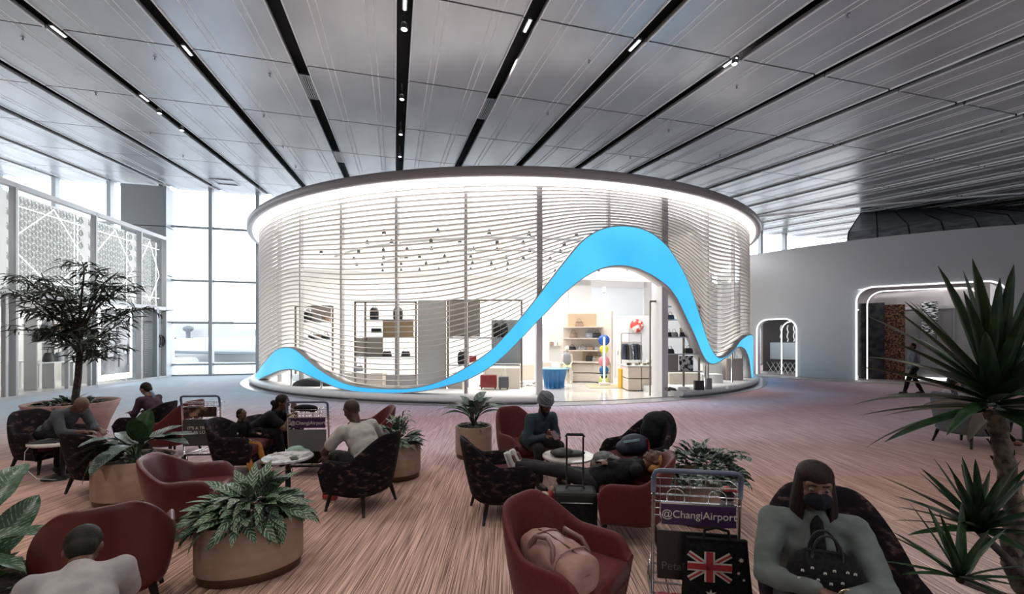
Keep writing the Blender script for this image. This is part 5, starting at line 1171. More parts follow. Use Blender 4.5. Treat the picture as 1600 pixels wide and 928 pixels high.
star(-.055, .31, .038); star(.12, .54, .017); star(.105, .46, .011); star(.135, .42, .009); star(.14, .32, .016)
# red backpack at the trolley foot, with luggage tag
rb_ = thing('red_bag', 'red bag with a white luggage tag at the foot of the front trolley', 'bag', TFm @ Vector((-.1, -.06, 0)), radians(-9))
softblob('body', [((-.02, -.06, .14), (.2, .14, .12)), ((.12, -.1, .1), (.15, .1, .09)), ((-.12, -.02, .13), (.1, .1, .12))], mat('red_nylon', (.25, .015, .025), .5), rb_); b = MB(); b.tube([(-.15, -.14, .24), (-.02, -.2, .26), (.12, -.18, .2)], .01, 6); b.build('strap', M_blackfab, rb_)
b = MB(); b.box((.0, -.2, .24), (.16, .004, .035), R=Euler((0, .5, 0)).to_matrix()); b.build('luggage_tag', mat('paper_tag', (.5, .5, .48), .6), rb_)
# bottle in the basket
bt = thing('water_bottle', 'clear drinking bottle with a black and red lid in the front trolley basket', 'bottle', TFm @ Vector((.215, .08, .67)))
b = MB(); b.lathe([(.035, 0), (.042, .01), (.042, .13), (.038, .16)], 20); b.build('body', mat('clear_plastic', (.4, .42, .5), .15, alpha=.55), bt)
b = MB(); b.lathe([(.043, .155), (.045, .16), (.045, .195), (.03, .21)], 20); b.build('lid', M_black, bt); b = MB(); b.lathe([(.02, .205), (.024, .21), (.022, .235), (.0, .24)], 16); b.build('spout_cap', mat('coral_cap', (.4, .05, .06), .4), bt); b = MB(); b.tube([(.0, -.02, .22), (.05, -.02, .215), (.08, -.01, .2)], .008, 6); b.build('loop', mat('red_loop', (.35, .02, .03), .4), bt)
# things on the middle trolley
mg = at(483, 6.2); o = softblob('mint_bag', [((mg.x-.02, 5.86, .36), (.14, .08, .09)), ((mg.x+.1, 5.86, .33), (.1, .07, .08)), ((mg.x+.02, 5.84, .4), (.08, .06, .06))], nmat('mint_fabric', (.25, .42, .33), (.36, .52, .42), 8, .7, bump=.5)); tag(o, 'mint green crumpled bag on the middle trolley', 'bag')
dbg = thing('black_case', 'black case lying on the deck of the middle trolley under the mint bag', 'suitcase', (mg.x+.02, 6.25, .145)); b = MB(); b.box((0, 0, .12), (.44, .5, .22)); b.build('body', M_blackfab, dbg, bevel=.04); b = MB(); b.tube([(-.08, -.26, .15), (-.08, -.28, .17), (.08, -.28, .17), (.08, -.26, .15)], .008, 6); b.build('handle', M_black, dbg)
o = softblob('black_bag', [((mg.x+.02, 6.03, .93), (.16, .07, .05)), ((mg.x+.12, 6.03, .92), (.08, .06, .05))], M_blackfab); tag(o, 'black bag lying in the basket of the middle trolley', 'bag')
# black suitcase with raised handle
sc = thing('suitcase', 'black soft suitcase with its long handle raised, behind the front armchair', 'suitcase', (at(899, 4.2).x, 4.2, 0), radians(-4))
b = MB(); b.box((0, 0, .245), (.40, .24, .41)); b.build('body', nmat('black_nylon', (.006, .007, .008), (.011, .012, .013), 40, .6, bump=.1), sc, bevel=.035); b = MB(); b.box((0, -.125, .22), (.34, .03, .30)); b.build('front_pocket', M_blackfab, sc, bevel=.012); b = MB(); b.tube([(-.15, -.145, .36), (.15, -.145, .36)], .004, 6); b.build('zip', M_steel, sc)
for x in (-.08, .08): b = MB(); b.cyl((x, .06, .44), (x, .06, .93), .009, n=8); b.build('handle_tube', M_black, sc)
b = MB(); b.tube([(-.09, .06, .93), (-.075, .06, .955), (.075, .06, .955), (.09, .06, .93)], .014, 8); b.build('grip', M_black, sc); b = MB(); b.tube([(-.09, 0, .45), (-.07, 0, .475), (.07, 0, .475), (.09, 0, .45)], .009, 6); b.build('top_handle', M_black, sc)
for x in (-.16, .16):
    for y in (-.08, .08): b = MB(); b.cyl((x-.01, y, .025), (x+.01, y, .025), .025, n=14); b.build('wheel', M_black, sc)
# small red toy bag beside the suitcase
rt = thing('red_pouch', 'small red pouch with a white and gold trim beside the black suitcase', 'bag', (at(856, 4.35).x, 4.35, 0)); softblob('body', [((0, 0, .15), (.07, .06, .15)), ((.02, 0, .3), (.05, .045, .08))], mat('red_cloth', (.3, .02, .025), .7), rt); softblob('trim', [((-.04, -.02, .34), (.055, .04, .035)), ((.04, 0, .39), (.02, .02, .04))], nmat('cream_gold', (.35, .2, .08), (.55, .48, .4), 14, .6), rt, .008)
# pink duffel bag in the front armchair
dfm = nmat('pink_nylon', (.27, .14, .12), (.33, .18, .155), 7, .45, bump=.35)
ac = Vector((.36, 2.78, 0)); fd = Vector((-sin(radians(-128)), cos(radians(-128)), 0)); sd = Vector((fd.y, -fd.x, 0))
df = thing('duffel_bag', 'dusty pink nylon duffel bag lying in the front red armchair', 'bag', ac+Vector((-.08, -.12, .43)), radians(-58))
b = MB(); prof = [(-.27, .03), (-.27, .08), (-.245, .11), (-.18, .125), (0, .13), (.18, .122), (.245, .105), (.27, .075), (.27, .03)]
b.grid([[Vector((x, r*1.12*cos(a)/(abs(cos(a))**3+abs(sin(a))**3)**(1/3), .115+r*.95*sin(a)/(abs(cos(a))**3+abs(sin(a))**3)**(1/3))) for a in [2*pi*k/24 for k in range(24)]] for x, r in prof], closev=True, capu=True); b.build('body', dfm, df, subsurf=3, disp=.022, dscale=.11)
for y in (-.06, .07):
    b = MB(); b.tube([(-.12, y*2.0, .1), (-.11, y*2.05, .19), (-.08, y*1.7, .25), (0, y*1.3, .265), (.08, y*1.7, .25), (.11, y*2.05, .19), (.12, y*2.0, .1)], .015, 8); b.build('handle', mat('mauve_strap', (.17, .085, .08), .4), df)
b = MB(); b.tube([(-.25, 0, .19), (-.2, 0, .225), (-.1, 0, .236), (.1, 0, .234), (.2, 0, .22), (.25, 0, .18)], .006, 6); b.build('zip', M_potrim, df)
for x in (-.14, .14): b = MB(); b.tube([(x, .142*cos(a)/(abs(cos(a))**3+abs(sin(a))**3)**(1/3), .115+.123*sin(a)/(abs(cos(a))**3+abs(sin(a))**3)**(1/3)) for a in [2*pi*k/20 for k in range(20)]], .006, 6, closed=True); b.build('seam_strap', mat('mauve_seam', (.26, .14, .12), .5), df)
# folded black bag on the centre table
o = softblob('folded_bag', [((T2.x-.1, 5.15, .545), (.13, .11, .04)), ((T2.x+.05, 5.2, .53), (.16, .11, .03)), ((T2.x-.05, 5.17, .565), (.1, .08, .03))], nmat('black_quilt', (.015, .017, .018), (.05, .055, .055), 12, .6, bump=.6)); tag(o, 'folded black quilted bag on the centre round table', 'bag')
g2 = at(945, 4.95, z=.55); o = softblob('grey_sweater', [((g2.x, 5.0, .53), (.13, .1, .07)), ((g2.x+.1, 4.95, .5), (.1, .08, .06)), ((g2.x-.08, 5.0, .44), (.08, .07, .1))], nmat('grey_knit', (.10, .11, .11), (.2, .2, .2), 30, .9, bump=.4)); tag(o, 'grey knitted sweater bundled on the sleeping person\'s lap', 'sweater')
# laptop, cable on the left table
lp = thing('laptop', 'closed black laptop on the small left table', 'laptop', (T3.x-.1, 5.86, .5), .2); b = MB(); b.box((0, 0, .008), (.34, .24, .014)); b.build('lid', M_black, lp, bevel=.004); b = MB(); b.box((0, 0, .002), (.34, .24, .004)); b.build('base', M_steel, lp)
b = MB(); b.tube([(T3.x-.2, 5.75, .51), (T3.x-.26, 5.72, .4), (T3.x-.25, 5.7, .2), (T3.x-.1, 5.72, .05), (T3.x+.1, 5.8, .008), (T3.x+.3, 5.9, .008)], .004, 5); tag(b.build('charging_cable', M_white), 'white charging cable hanging from the left table', 'cable')
o = softblob('black_headset', [((T3.x+.12, 5.95, .52), (.1, .06, .02)), ((T3.x+.02, 5.98, .52), (.06, .04, .018))], M_blackfab); tag(o, 'black pouch on the left table beside the laptop', 'pouch')
tk_ = (T1.x+.12, 5.05, .505); b = MB(); b.box(tk_, (.075, .15, .008), .6); tag(b.build('phone', M_black, bevel=.003), 'black phone lying on the marble table', 'phone')
b = MB(); b.lathe([(.035, 0), (.045, .08), (.045, .09)], 16, (T4.x, 8.0, .52)); tag(b.build('mint_cup', mat('mint_cup', (.35, .6, .5), .3)), 'mint green cup on the white table at the right edge', 'cup')
# coat and backpack on the dark armchair
ec = Vector((1.56, 5.5, 0)); ef = Vector((-sin(radians(122)), cos(radians(122)), 0)); es = Vector((ef.y, -ef.x, 0)); bk_ = ec-ef*.42
ct_ = softblob('black_coat', [(bk_+Vector((0, 0, .80)), (.2, .17, .14)), (bk_+ef*.08+Vector((0, 0, .66)), (.18, .14, .22)), (bk_-ef*.12+Vector((0, 0, .68)), (.17, .13, .26)), (bk_+es*.1+ef*.1+Vector((0, 0, .5)), bk_+es*.12+ef*.2+Vector((0, 0, .46)), .1, .08)], nmat('black_padded_cloth', (.005, .005, .007), (.012, .013, .016), 9, .8, bump=.8, spec=.2)); tag(ct_, 'black hooded padded coat draped over the dark armchair back', 'coat')
bp = thing('dark_backpack', 'dark navy rucksack with a blue strip on the seat under the black coat', 'backpack', ec+Vector((-.02, -.05, .44))); softblob('body', [((0, 0, .13), (.19, .14, .13)), ((-.12, 0, .09), (.12, .12, .09))], mat('navy_nylon', (.012, .018, .035), .6), bp); b = MB(); b.box((-.08, -.13, .2), (.2, .01, .025), R=Euler((0, -.15, 0)).to_matrix()); b.build('blue_strip', mat('ice_blue', (.25, .4, .5), .5), bp); b = MB(); b.tube([(.12, -.1, .22), (.14, -.12, .12), (.13, -.12, .02)], .012, 6); b.build('red_strap', mat('red_webbing', (.35, .02, .02), .6), bp)
# ---------------------------------------------------------------- people
def ik(a, t, l1, l2, pole):
    a, t, pole = Vector(a), Vector(t), Vector(pole); d = t-a; L = d.length
    if L > (l1+l2)*.995: t = a+d*((l1+l2)*.995/L); d = t-a; L = d.length
    x = (l1*l1-l2*l2+L*L)/(2*L); h = sqrt(max(0, l1*l1-x*x)); u = d/L; p = pole-u*pole.dot(u); p.normalize(); return a+u*x+p*h, t
def hand(b, w, d, up, s, side, curl=.7):
    """five finger hand at wrist w pointing along d; up = back of the hand"""
    d = d.normalized(); up = (up-d*up.dot(d)).normalized(); x = d.cross(up)*side; k = s
    R = Matrix((x, d, up)).transposed()
    b.ell(w+d*.045*k, (.04*k, .05*k, .016*k), R, 8, 12)
    for i, (ox, ln) in enumerate(((-.03, .066), (-.01, .077), (.01, .073), (.03, .058))):
        p = w+d*.082*k+x*ox*k; q = p; dd = d.copy()
        for j in range(3):
            seg = ln*k*(.45, .32, .25)[j]; dd = (dd-up*math.tan(curl*(.35, .75, .7)[j])).normalized(); n = q+dd*seg; b.cap(q, n, (.0085-.0007*j)*k, (.0078-.0007*j)*k, 8, 3); q = n
    p = w+d*.02*k-x*.03*k; q = p-x*.028*k+d*.03*k-up*.008*k; b.cap(p, q, .012*k, .010*k, 8, 3); b.cap(q, q+d*.03*k-x*.006*k-up*.01*k, .010*k, .008*k, 8, 3)
def hmat(name, col, hair=False): return mat(name, col, .55, sheen=0)
M_skd = nmat('skin_dark', (.06, .025, .016), (.072, .032, .02), 12, .5); M_skm = nmat('skin_brown', (.10, .045, .029), (.12, .056, .037), 12, .5); M_skl = nmat('skin_light', (.27, .155, .11), (.3, .18, .13), 12, .5)
M_hair = nmat('black_hair', (.004, .003, .003), (.010, .008, .007), 50, .6, stretch=(4, 4, 1), bump=.3, spec=.25); M_hairb = nmat('dark_brown_hair', (.006, .003, .003), (.02, .009, .007), 40, .6, stretch=(5, 5, .6), bump=.3, spec=.2)
M_eye = mat('eye_white', (.16, .15, .145), .4); M_iris = mat('iris_dark', (.01, .006, .004), .15); M_lip = mat('lips', (.16, .05, .045), .5)
def cloth(name, c, v=1.35, sc=9): return nmat(name, c, tuple(min(1, q*v) for q in c), sc, .85, bump=.5, bscale=7)
def person(label, loc, rz, J, skin, top, bottom, shoes, hair='short', hairm=None, sleeve='long', s=1, vox=.009, yaw=0, pitch=0, curl=.7, name='person', handup=None, sock=None, extras=None, torso_w=1.0):
    """J: joints in local frame (facing +Y): pelvis, neck, hands [L,R], feet [L,R]"""
    r = thing(name, label, 'person', loc, radians(rz)); P, Nk = Vector(J['pelvis']), Vector(J['neck'])
    u = (Nk-P).normalized(); xax = Vector(J.get('x', (1, 0, 0))); xax = (xax-u*xax.dot(u)).normalized(); f = u.cross(xax)*1.0; f = -f if f.dot(Vector(J.get('front', (0, 1, 0)))) < 0 else f
    chest = P.lerp(Nk, .62)+f*.0; sh = [Nk-u*.05*s-xax*.17*s*torso_w, Nk-u*.05*s+xax*.17*s*torso_w]; hp = [P-xax*.09*s, P+xax*.09*s]
    Hd = J.get('headdir'); hd = Vector(Hd).normalized() if Hd else (u*.6+Vector((0, 0, 1))*.4).normalized()
    hc = Nk+hd*.155*s; ff = Vector(J.get('face', (sin(-yaw)*cos(pitch), cos(yaw)*cos(pitch), -sin(pitch)))).normalized()
    fu = (hd-ff*hd.dot(ff)); fu = fu.normalized() if fu.length > .1 else Vector((0, 0, 1)); fx = ff.cross(fu).normalized(); RH = Matrix((fx, ff, fu)).transposed()
    def H(x, y, z): return hc+RH @ Vector((x, y, z))*s
    el, wr, kn, an = [], [], [], []
    for i in (0, 1):
        sg = (-1, 1)[i]; e, w = ik(sh[i], J['hands'][i], .28*s, .25*s, J.get('elbow', [(-.5, -.3, -1), (.5, -.3, -1)])[i]); el.append(e); wr.append(w)
        k, a = ik(hp[i], J['feet'][i], .42*s, .41*s, J.get('knee', [(-.15, 1, .8), (.15, 1, .8)])[i]); kn.append(k); an.append(a)
    b = MB()
    b.ell(H(0, 0, .02), (.074*s, .092*s, .098*s), RH, 12, 16); b.ell(H(0, .018, -.045), (.056*s, .07*s, .062*s), RH); b.ell(H(0, .062, -.085), (.024*s, .02*s, .018*s), RH)
    b.cap(H(0, .086, .015), H(0, .108, -.02), .009*s, .014*s, 8, 3); b.cap(H(-.012, .1, -.024), H(.012, .1, -.024), .009*s, None, 8, 3)
    b.cap(H(-.018, .084, -.056), H(.018, .084, -.056), .011*s, None, 8, 3); b.cap(H(-.045, .075, .038), H(.045, .075, .038), .012*s, None, 8, 3)
    for sg in (-1, 1): b.ell(H(sg*.077, -.005, -.005), (.010*s, .02*s, .03*s), RH, 6, 8); b.ell(H(sg*.04, .058, -.022), (.022*s, .022*s, .022*s), RH, 6, 8)
    b.cap(H(0, -.015, -.06), Nk-u*.05*s, .052*s, .058*s)
    b.cap(P, chest, .10*s, .10*s); b.cap(chest, Nk-u*.06*s, .095*s, .06*s); b.cap(sh[0], sh[1], .055*s)
    for i in (0, 1):
        sg = (-1, 1)[i]; b.cap(sh[i], el[i], .052*s, .04*s); b.cap(el[i], wr[i], .04*s, .026*s); b.cap(hp[i], kn[i], .08*s, .055*s); b.cap(kn[i], an[i], .052*s, .036*s)
        d = (wr[i]-el[i]).normalized(); hu = Vector((handup or [(0, 0, 1), (0, 0, 1)])[i]); hdv = J.get('handdir', [None, None])[i]; hdv = Vector(hdv) if hdv else d+Vector((0, 0, -.1)); hand(b, wr[i]+d*.005, hdv, hu if abs(hu.normalized().dot(hdv.normalized())) < .95 else Vector((1, 0, .2)), s, -sg, curl)
        fd = J.get('footdir', [(0, 1, -.05), (0, 1, -.05)])[i]; fdv = Vector(fd).normalized(); b.cap(an[i]-Vector((0, 0, .02*s)), an[i]+fdv*.13*s-Vector((0, 0, .03*s)), .035*s, .028*s)
    b.build('body', skin, r, remesh=vox, smoothit=3)
    # eyes, lips, brows
    if hair != 'covered':
        for sg in (-1, 1):
            b = MB(); b.ell(H(sg*.031, .0775, .012), .0115*s, None, 8, 10); e = b.build('eye', M_eye, r); b = MB(); b.ell(H(sg*.031, .0865, .011), (.0062*s, .0045*s, .0065*s), RH, 6, 8); b.build('iris', M_iris, e)
            b = MB(); b.cap(H(sg*.016, .09, .034), H(sg*.048, .08, .036), .0045*s, .003*s, 6, 2); b.build('eyebrow', hairm or M_hair, r)
        b = MB(); b.cap(H(-.02, .094, -.054), H(.02, .094, -.054), .005*s, None, 6, 2); b.build('lips', M_lip, r)
    # clothing
    b = MB(); tw = torso_w
    R3 = Matrix((xax, f, u)).transposed()
    b.ell(P+u*.04*s, (.175*s*tw, .135*s, .13*s), R3); b.ell(P.lerp(Nk, .35), (.165*s*tw, .13*s, .16*s), R3); b.ell(chest, (.175*s*tw, .125*s, .16*s), R3); b.ell(Nk-u*.1*s, (.15*s*tw, .1*s, .085*s), R3)
    b.cap(sh[0]+u*.0, sh[1], .066*s); b.cap(Nk-u*.08*s, Nk-u*.005*s, .08*s, .068*s)
    for i in (0, 1):
        if sleeve == 'long': b.cap(sh[i], el[i], .068*s, .056*s); b.cap(el[i], wr[i]-(wr[i]-el[i])*.06, .056*s, .04*s)
        elif sleeve == 'short': b.cap(sh[i], sh[i].lerp(el[i], .62), .072*s, .066*s)
        elif sleeve == 'half': b.cap(sh[i], el[i], .068*s, .058*s); b.cap(el[i], el[i].lerp(wr[i], .5), .056*s, .05*s)
    b.build('top', top, r, remesh=.012*s+.001, smoothit=4, disp=.02*s, dscale=.09)
    b = MB(); b.ell(P-u*.02*s, (.165*s, .135*s, .12*s), R3)
    for i in (0, 1): b.cap(hp[i], kn[i], .096*s, .07*s); b.cap(kn[i], an[i]-(an[i]-kn[i])*.05, .068*s, .052*s)
    b.build('trousers', bottom, r, remesh=.013*s, smoothit=4, disp=.018*s, dscale=.09)
    for i in (0, 1):
        fdv = Vector(J.get('footdir', [(0, 1, -.05), (0, 1, -.05)])[i]).normalized(); a = an[i]; b = MB(); up = Vector(J.get('footup', (0, 0, 1))); b.cap(a-fdv*.03*s-up*.03*s, a+fdv*.14*s-up*.045*s, .045*s, .034*s); b.cap(a, a-up*.02*s, .045*s, .045*s); o = b.build('shoe', shoes, r, remesh=.01, smoothit=2)
        b = MB(); b.cap(a-fdv*.04*s-up*.07*s, a+fdv*.15*s-up*.07*s, .02*s, .018*s); b.build('sole', M_white if sock else M_black, o)
    hm = hairm or M_hair; b = MB()
    if hair == 'short': b.ell(H(0, -.02, .035), (.083*s, .094*s, .092*s), RH, 12, 16); b.ell(H(0, -.05, -.02), (.07*s, .06*s, .07*s), RH)
    elif hair == 'stubble': b.ell(H(0, -.012, .03), (.078*s, .09*s, .09*s), RH, 12, 16)
    elif hair == 'bun': b.ell(H(0, -.015, .035), (.086*s, .097*s, .095*s), RH, 12, 16); b.ell(H(0, -.06, -.03), (.075*s, .06*s, .09*s), RH); b.ell(H(0, -.13, -.03), .045*s); b.cap(H(0, -.1, -.08), H(.0, -.13, -.22), .035*s, .02*s)
    elif hair == 'long':
        rows = []
        for q in range(61):
            ph = radians(-146+292*q/60); row = []; fr = smooth((abs(ph)-radians(95))/radians(50))
            for k in range(27):
                t = k/26; wob = 1+.012*sin(ph*27+t*4)+.008*sin(ph*61)
                if t < .45: th = t/.45*pi/2; rx, ry, z = .084*sin(th), .10*sin(th), .022+.098*cos(th)
                else: g = (t-.45)/.55; rx, ry, z = .084+.020*sin(g*pi*.75), .10-.012*g, .022-.27*g*(1-.12*fr)
                row.append(H(rx*sin(ph)*wob, -ry*cos(ph)*wob-.012-.012*fr*(1 if t > .3 else t/.3), z))
            rows.append(row)
        b.grid(rows); o = b.build('hair', hm, r); m = o.modifiers.new('solid', 'SOLIDIFY'); m.thickness = .014*s; m.offset = 1; b = MB(); b.ell(H(0, -.008, .058), (.081*s, .098*s, .066*s), RH, 12, 20); b.build('hair_top', hm, r); b = MB()
    if b.V: b.build('hair', hm, r, remesh=.008*s, smoothit=5)
    r['_'] = 0; del r['_']
    return r, H, RH, wr, el, sh, chest
# 1 woman with mask
cw_ = cloth('grey_linen', (.085, .10, .10), 1.35)
wl = at(1272, 2.22); r, H, RH, wr, el, sh, chest = person('woman in a grey jacket and black face mask holding a dotted handbag', (wl.x+.03, 2.3, 0), 158, dict(pelvis=(0, 0, .52), neck=(0, .09, 1.0), hands=[(-.05, .42, .77), (.05, .40, .77)], feet=[(-.12, .5, .09), (.12, .5, .09)], elbow=[(-.9, -.2, -.7), (.9, -.2, -.7)], handdir=[(.8, .5, -.1), (-.8, .5, -.1)]), M_skm, cw_, mat('black_trousers', (.012, .012, .014), .8), M_black, 'long', M_hairb, vox=.0065, torso_w=1.06, pitch=.12, curl=.8)
b = MB(); b.ell(H(0, .055, -.045), (.064, .062, .052), RH); b.cap(H(0, .1, -.02), H(0, .105, -.05), .025, .02); b.build('face_mask', mat('black_mask', (.006, .007, .012), .8, spec=.2), r, remesh=.006, smoothit=3)
for sg in (-1, 1): b = MB(); b.tube([H(sg*.06, .06, -.02), H(sg*.083, .0, .0)], .0015, 5); b.build('mask_strap', M_black, r)
b = MB(); b.cap(chest+Vector((0, .075, .19)), chest+Vector((0, .145, -.1)), .03, .045); b.build('inner_top', M_blackfab, r, remesh=.012, smoothit=2)
b = MB(); b.tube([wr[0]+Vector((.034*cos(a), .0, .034*sin(a))) for a in [2*pi*q/16 for q in range(16)]], .005, 6, closed=True); b.build('wrist_watch', mat('silver_gold', (.5, .42, .3), .25, 1), r)
hb_ = thing('dotted_handbag', 'black handbag with small white motifs on the masked woman\'s lap', 'handbag', (wl.x-.08, 2.03, .69), radians(160)); b = MB()
b.grid([[Vector((x*k, y*k2, z)) for x, y in ((-.15, -.07), (0, -.08), (.15, -.07), (.165, 0), (.15, .07), (0, .08), (-.15, .07), (-.165, 0))] for z, k, k2 in ((0, .9, .9), (.02, 1, 1), (.1, 1, .9), (.16, .9, .7), (.2, .7, .4), (.215, .5, .2))], closev=True, capu=True); b.build('body', M_blackfab, hb_, subsurf=1)
for sg in (-1, 1): b = MB(); b.tube([(.06*cos(q*pi/10), sg*.03, .19+.11*sin(q*pi/10)) for q in range(11)], .006, 6); b.build('handle', M_black, hb_)
rr = random.Random(4); M_dot = mat('silver_motif', (.45, .45, .43), .5)
dots = MB(); dots.ell((0, 0, 0), (.007, .002, .004), None, 4, 8); dots.ell((-.004, 0, -.005), (.0035, .002, .004), None, 4, 6); dots.ell((.004, 0, -.005), (.0035, .002, .004), None, 4, 6); od = dots.build('motif', M_dot); dm = od.data; bpy.data.objects.remove(od)
for i in range(7):
    for j in range(4): x = -.125+.041*i+(.02 if j % 2 else 0); z = .03+.04*j; 
    for j in range(4):
        x = -.125+.041*i+(.02 if j % 2 else 0)+rr.uniform(-.009, .009); z = .03+.04*j+rr.uniform(-.01, .01); k2 = interp([(0, .97), (.1, .92), (.16, .72), (.2, .42)], z)
        if abs(x) < .15*interp([(0, 1), (.1, 1), (.16, .85), (.2, .6)], z): inst(dm, 'motif', hb_, Matrix.Translation((x, .078*k2+.002-.003*(abs(x)/.15), z)))
# 2 person leaning at lower left
r, H, *_ = person('person in a pale grey striped shirt bending forward at the lower left', (-1.86, 1.80, 0), 38, dict(pelvis=(0, 0, .48), neck=(0, .40, .77), hands=[(-.1, .72, .5), (.12, .70, .45)], feet=[(-.15, .4, .09), (.15, .4, .09)], headdir=(0, .85, .35)), M_skm, cloth('pale_grey_shirt', (.27, .255, .25), 1.25), M_blackfab, M_black, 'short', pitch=.9, sleeve='short', vox=.009, s=.92)
for k in range(4): b = MB(); Pn = Vector((0, .03+.03*k, .55+.03*k)); b.tube([Pn+Vector((.18*cos(a), -.09*sin(a), .13*sin(a))) for a in [pi*q/16 for q in range(17)]], .006, 6); b.build('shirt_stripe', M_blackfab, r)
# 3 man in grey tee
r, H, RH, wr, *_ = person('man in a light grey t-shirt with a shaved head, seen from behind', (-1.58, 4.88, 0), 52, dict(pelvis=(0, 0, .53), neck=(-.02, .28, .90), hands=[(-.2, .62, .50), (.22, .55, .58)], feet=[(-.17, .52, .09), (.2, .55, .09)], elbow=[(-1, -.2, -.4), (1, -.2, -.4)]), M_skd, cloth('light_grey_tshirt', (.36, .34, .32), 1.2), cloth('black_red_trousers', (.012, .012, .014)), mat('red_trainer', (.35, .03, .03), .6), 'stubble', mat('shaved_scalp', (.035, .017, .012), .6), 'short', vox=.008, pitch=.4, sock=1, s=1.1)
for sg in (-1, 1): b = MB(); b.tube([(.1*sg+.09*sg, .45, .52), (.09*sg+.1*sg, .53, .3), (.19*sg, .53, .12)], .02, 6); b.build('trouser_stripe', mat('red_stripe', (.4, .02, .03), .7), r)
# 4 child
r, H, RH, wr, el, sh, chest = person('child in a black starred top and mustard trousers in a dark armchair', (-3.86, 5.98, 0), -96, dict(pelvis=(0, .06, .48), neck=(0, .14, .75), hands=[(-.08, .32, .58), (.06, .3, .52)], feet=[(-.1, .42, .16), (.12, .40, .1)]), M_skm, M_blackfab, cloth('mustard_trousers', (.36, .15, .025)), M_black, 'short', s=.66, vox=.007, curl=.6, yaw=-.1, name='child')
for k, (x, z) in enumerate(((.12, .70), (.115, .60), (.03, .62))):
    b = MB(); b.prism([((.022 if q % 2 == 0 else .01)*sin(pi*q/5), (.022 if q % 2 == 0 else .01)*cos(pi*q/5)) for q in range(10)], 0, .003, lambda xx, yy, zz: Vector((x+.008+zz, .15+xx, z+yy)) if k < 2 else Vector((x+.1, .2+xx, z+yy))); b.build('star', M_fw, r)
# 5 woman covering face
r, H, RH, wr, *_ = person('woman in black bending forward with her hands over her face', (-3.88, 6.55, 0), -88, dict(pelvis=(0, 0, .5), neck=(0, .37, .78), hands=[(-.07, .58, .76), (.08, .60, .78)], feet=[(-.12, .5, .09), (.14, .5, .09)], handdir=[(.05, .1, 1), (-.05, .1, 1)], headdir=(0, .3, .9), elbow=[(-.3, .3, -1), (.3, .3, -1)]), M_skm, M_blackfab, M_blackfab, M_black, 'bun', sleeve='short', handup=[(-.6, .7, 0), (.6, .7, 0)], curl=.25, pitch=.2)
b = MB(); b.tube([wr[1]+Vector((.032*cos(a), .032*sin(a), -.03)) for a in [2*pi*q/14 for q in range(14)]], .008, 6, closed=True); b.build('bracelet', mat('gold', (.6, .35, .12), .3, 1), r)
# 6 boy in purple
r, H, *_ = person('boy in a purple top with dark hair, seated behind the tall planter', (-6.05, 7.5, 0), 80, dict(pelvis=(0, 0, .5), neck=(0, .26, .88), hands=[(-.1, .5, .62), (.1, .5, .6)], feet=[(-.12, .45, .09), (.12, .45, .09)]), M_skl, cloth('purple_top', (.035, .014, .028)), M_blackfab, M_black, 'short', s=.92, pitch=.5)
b = MB(); b.tube([H(0, .09*cos(a)-.02, .09*sin(a)-.16) for a in [2*pi*q/14 for q in range(14)]], .02, 6, closed=True); b.build('neck_scarf', mat('blue_white_scarf', (.25, .35, .5), .7), r)
# 7 man at laptop
r, *_ = person('man in a dark grey top bending over the small left table', (-6.72, 6.32, 0), -98, dict(pelvis=(0, 0, .52), neck=(0, .40, .86), hands=[(-.12, .72, .56), (.08, .70, .58)], feet=[(-.12, .42, .09), (.16, .38, .09)], headdir=(0, .85, .5)), M_skm, cloth('dark_slate_top', (.05, .055, .065)), M_blackfab, M_black, 'stubble', mat('grey_scalp', (.12, .07, .05), .6), sleeve='half', pitch=1.0)
# 8 man with turban
r, H, RH, wr, *_ = person('bearded man in a grey turban and dark teal shirt looking at a phone', (.24, 5.95, 0), -150, dict(pelvis=(0, .05, .53), neck=(0, .32, .90), hands=[(-.05, .52, .66), (.08, .5, .66)], feet=[(-.16, .5, .09), (.16, .48, .09)], handdir=[(.4, .8, .1), (-.4, .8, .1)], headdir=(0, .35, .9)), M_skm, cloth('dark_teal_shirt', (.018, .034, .048), 1.5), cloth('charcoal_trousers', (.01, .01, .011)), M_black, 'none', pitch=.55, s=1.02)
M_turb = nmat('grey_turban', (.10, .11, .13), (.16, .17, .19), 8, .8, bump=.3); b = MB()
b.ell(H(0, -.02, .075), (.092, .11, .078), RH, 12, 18)
for k in range(6):
    tilt = (-1)**k*.38; R2 = RH @ Matrix.Rotation(tilt, 3, 'Y'); cz = .045+.014*k; b.tube([hcp for hcp in [H(0, -.02, cz)+R2 @ Vector((.09*(1-.05*k)*cos(a), .108*(1-.04*k)*sin(a), 0)) for a in [2*pi*q/28 for q in range(28)]]], .017, 8, closed=True)
b.build('turban', M_turb, r); b = MB(); b.ell(H(0, .055, -.085), (.052, .05, .05), RH); b.ell(H(0, .08, -.11), (.03, .03, .035), RH)
for sg in (-1, 1): b.cap(H(sg*.062, .02, -.02), H(sg*.045, .05, -.075), .018, .022)
b.build('beard', M_hair, r, remesh=.007, smoothit=2)
b = MB(); b.box(wr[0].lerp(wr[1], .5)+Vector((0, .1, .03)), (.08, .01, .14), R=Euler((.9, 0, 0)).to_matrix()); b.build('phone', mat('patterned_phone_case', (.14, .07, .09), .4), r, bevel=.004)
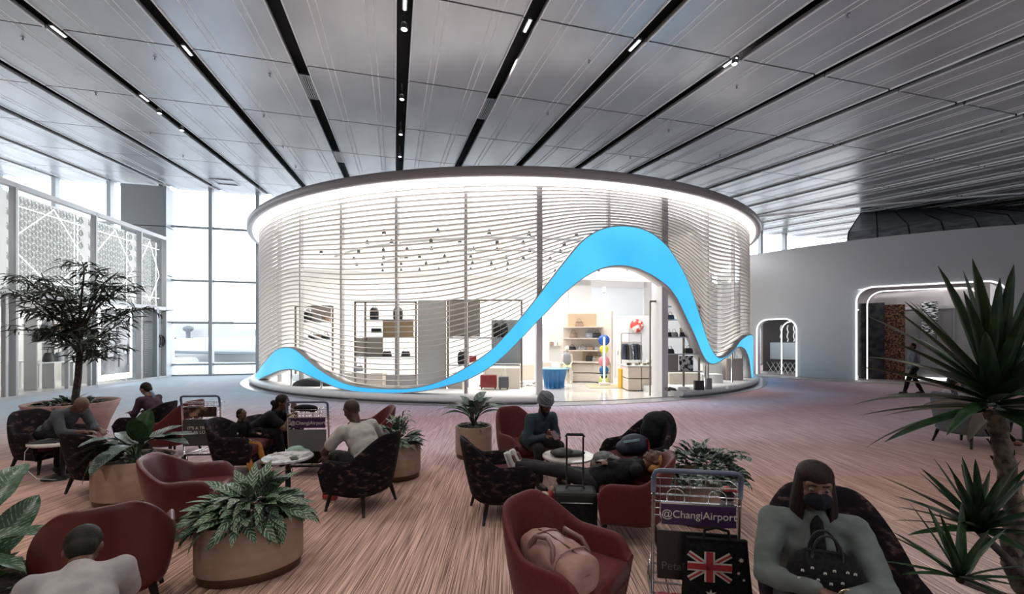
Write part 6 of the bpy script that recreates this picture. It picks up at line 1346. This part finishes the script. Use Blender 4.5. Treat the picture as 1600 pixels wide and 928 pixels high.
# 9 person lying across two armchairs
base = Vector((0, 0, 0)); hp_ = at(1035, 4.55, z=.70); ft = at(800, 4.95, z=.60)
r, H, RH, wr, *_ = person('person in black lying across two armchairs with a mustard head cover', (0, 0, 0), 0, dict(pelvis=(.84, 4.5, .43), neck=(1.30, 4.40, .61), x=(0, -1, .1), front=(0, 0, 1), hands=[(.98, 4.40, .62), (1.0, 4.56, .61)], feet=[(.03, 4.70, .53), (.05, 4.84, .53)], knee=[(0, -.6, .3), (0, .6, .3)], headdir=(.93, -.05, .35), face=(-.25, .05, .95), footdir=[(-.35, 0, 1), (-.35, .1, 1)], footup=(1, 0, .3), elbow=[(0, -1, -.1), (0, 1, -.1)], handdir=[(-.7, .6, .2), (-.7, -.6, .2)]), M_skm, M_blackfab, cloth('black_jeans', (.007, .007, .008)), mat('white_trainer', (.5, .5, .48), .5), 'none', sock=1, curl=.7)
b = MB(); b.ell(H(0, -.025, .05), (.09, .1, .085), RH, 12, 16); b.ell(H(0, -.06, -.02), (.085, .06, .09), RH); b.build('head_cover', nmat('mustard_cloth', (.38, .19, .05), (.5, .27, .09), 14, .8, bump=.4), r, remesh=.008, smoothit=3)
# 10 man in grey armchair
r, H, *_ = person('man in a pale striped polo shirt leaning back in the grey armchair', (8.02, 7.75, 0), -86, dict(pelvis=(0, .1, .54), neck=(0, -.12, .96), hands=[(-.14, .36, .62), (.16, .4, .64)], feet=[(-.12, .85, .09), (.14, .8, .09)]), M_skl, cloth('pale_polo', (.38, .35, .36), 1.15), M_blackfab, mat('tan_shoe', (.18, .07, .04), .5), 'short', sleeve='short', pitch=.3)
for k in range(3): b = MB(); b.box((.06+.04*k, -.27+.0*k, .95-.01*k), (.018, .012, .1), R=Euler((.4, 0, 0)).to_matrix()); b.build('shirt_stripe', mat('navy_stripe', (.05, .05, .12), .7), r)
# 11 person at right edge
person('person in dark clothes sitting beyond the tall palm at the right edge', (9.65, 9.0, 0), 75, dict(pelvis=(0, .05, .54), neck=(0, .1, 1.02), hands=[(-.1, .4, .7), (.12, .4, .72)], feet=[(-.12, .5, .09), (.12, .5, .09)]), M_skm, cloth('dark_jumper', (.02, .02, .025)), M_blackfab, M_black, 'short', vox=.011)
# 12 walking man
wk = gp(1427, 619); person('distant man in dark clothes walking past the large boutique', (wk.x, wk.y, 0), 75, dict(pelvis=(0, 0, .93), neck=(0, .03, 1.46), hands=[(-.22, .2, .9), (.22, -.18, .88)], feet=[(-.09, .3, .09), (.1, -.3, .12)], elbow=[(0, -1, 0), (0, -1, 0)], knee=[(0, 1, 0), (0, 1, 0)]), M_skm, cloth('slate_shirt', (.08, .085, .1)), M_blackfab, M_black, 'short', vox=.013)
# jacket details of the masked woman are built with her figure: lapels and a front seam
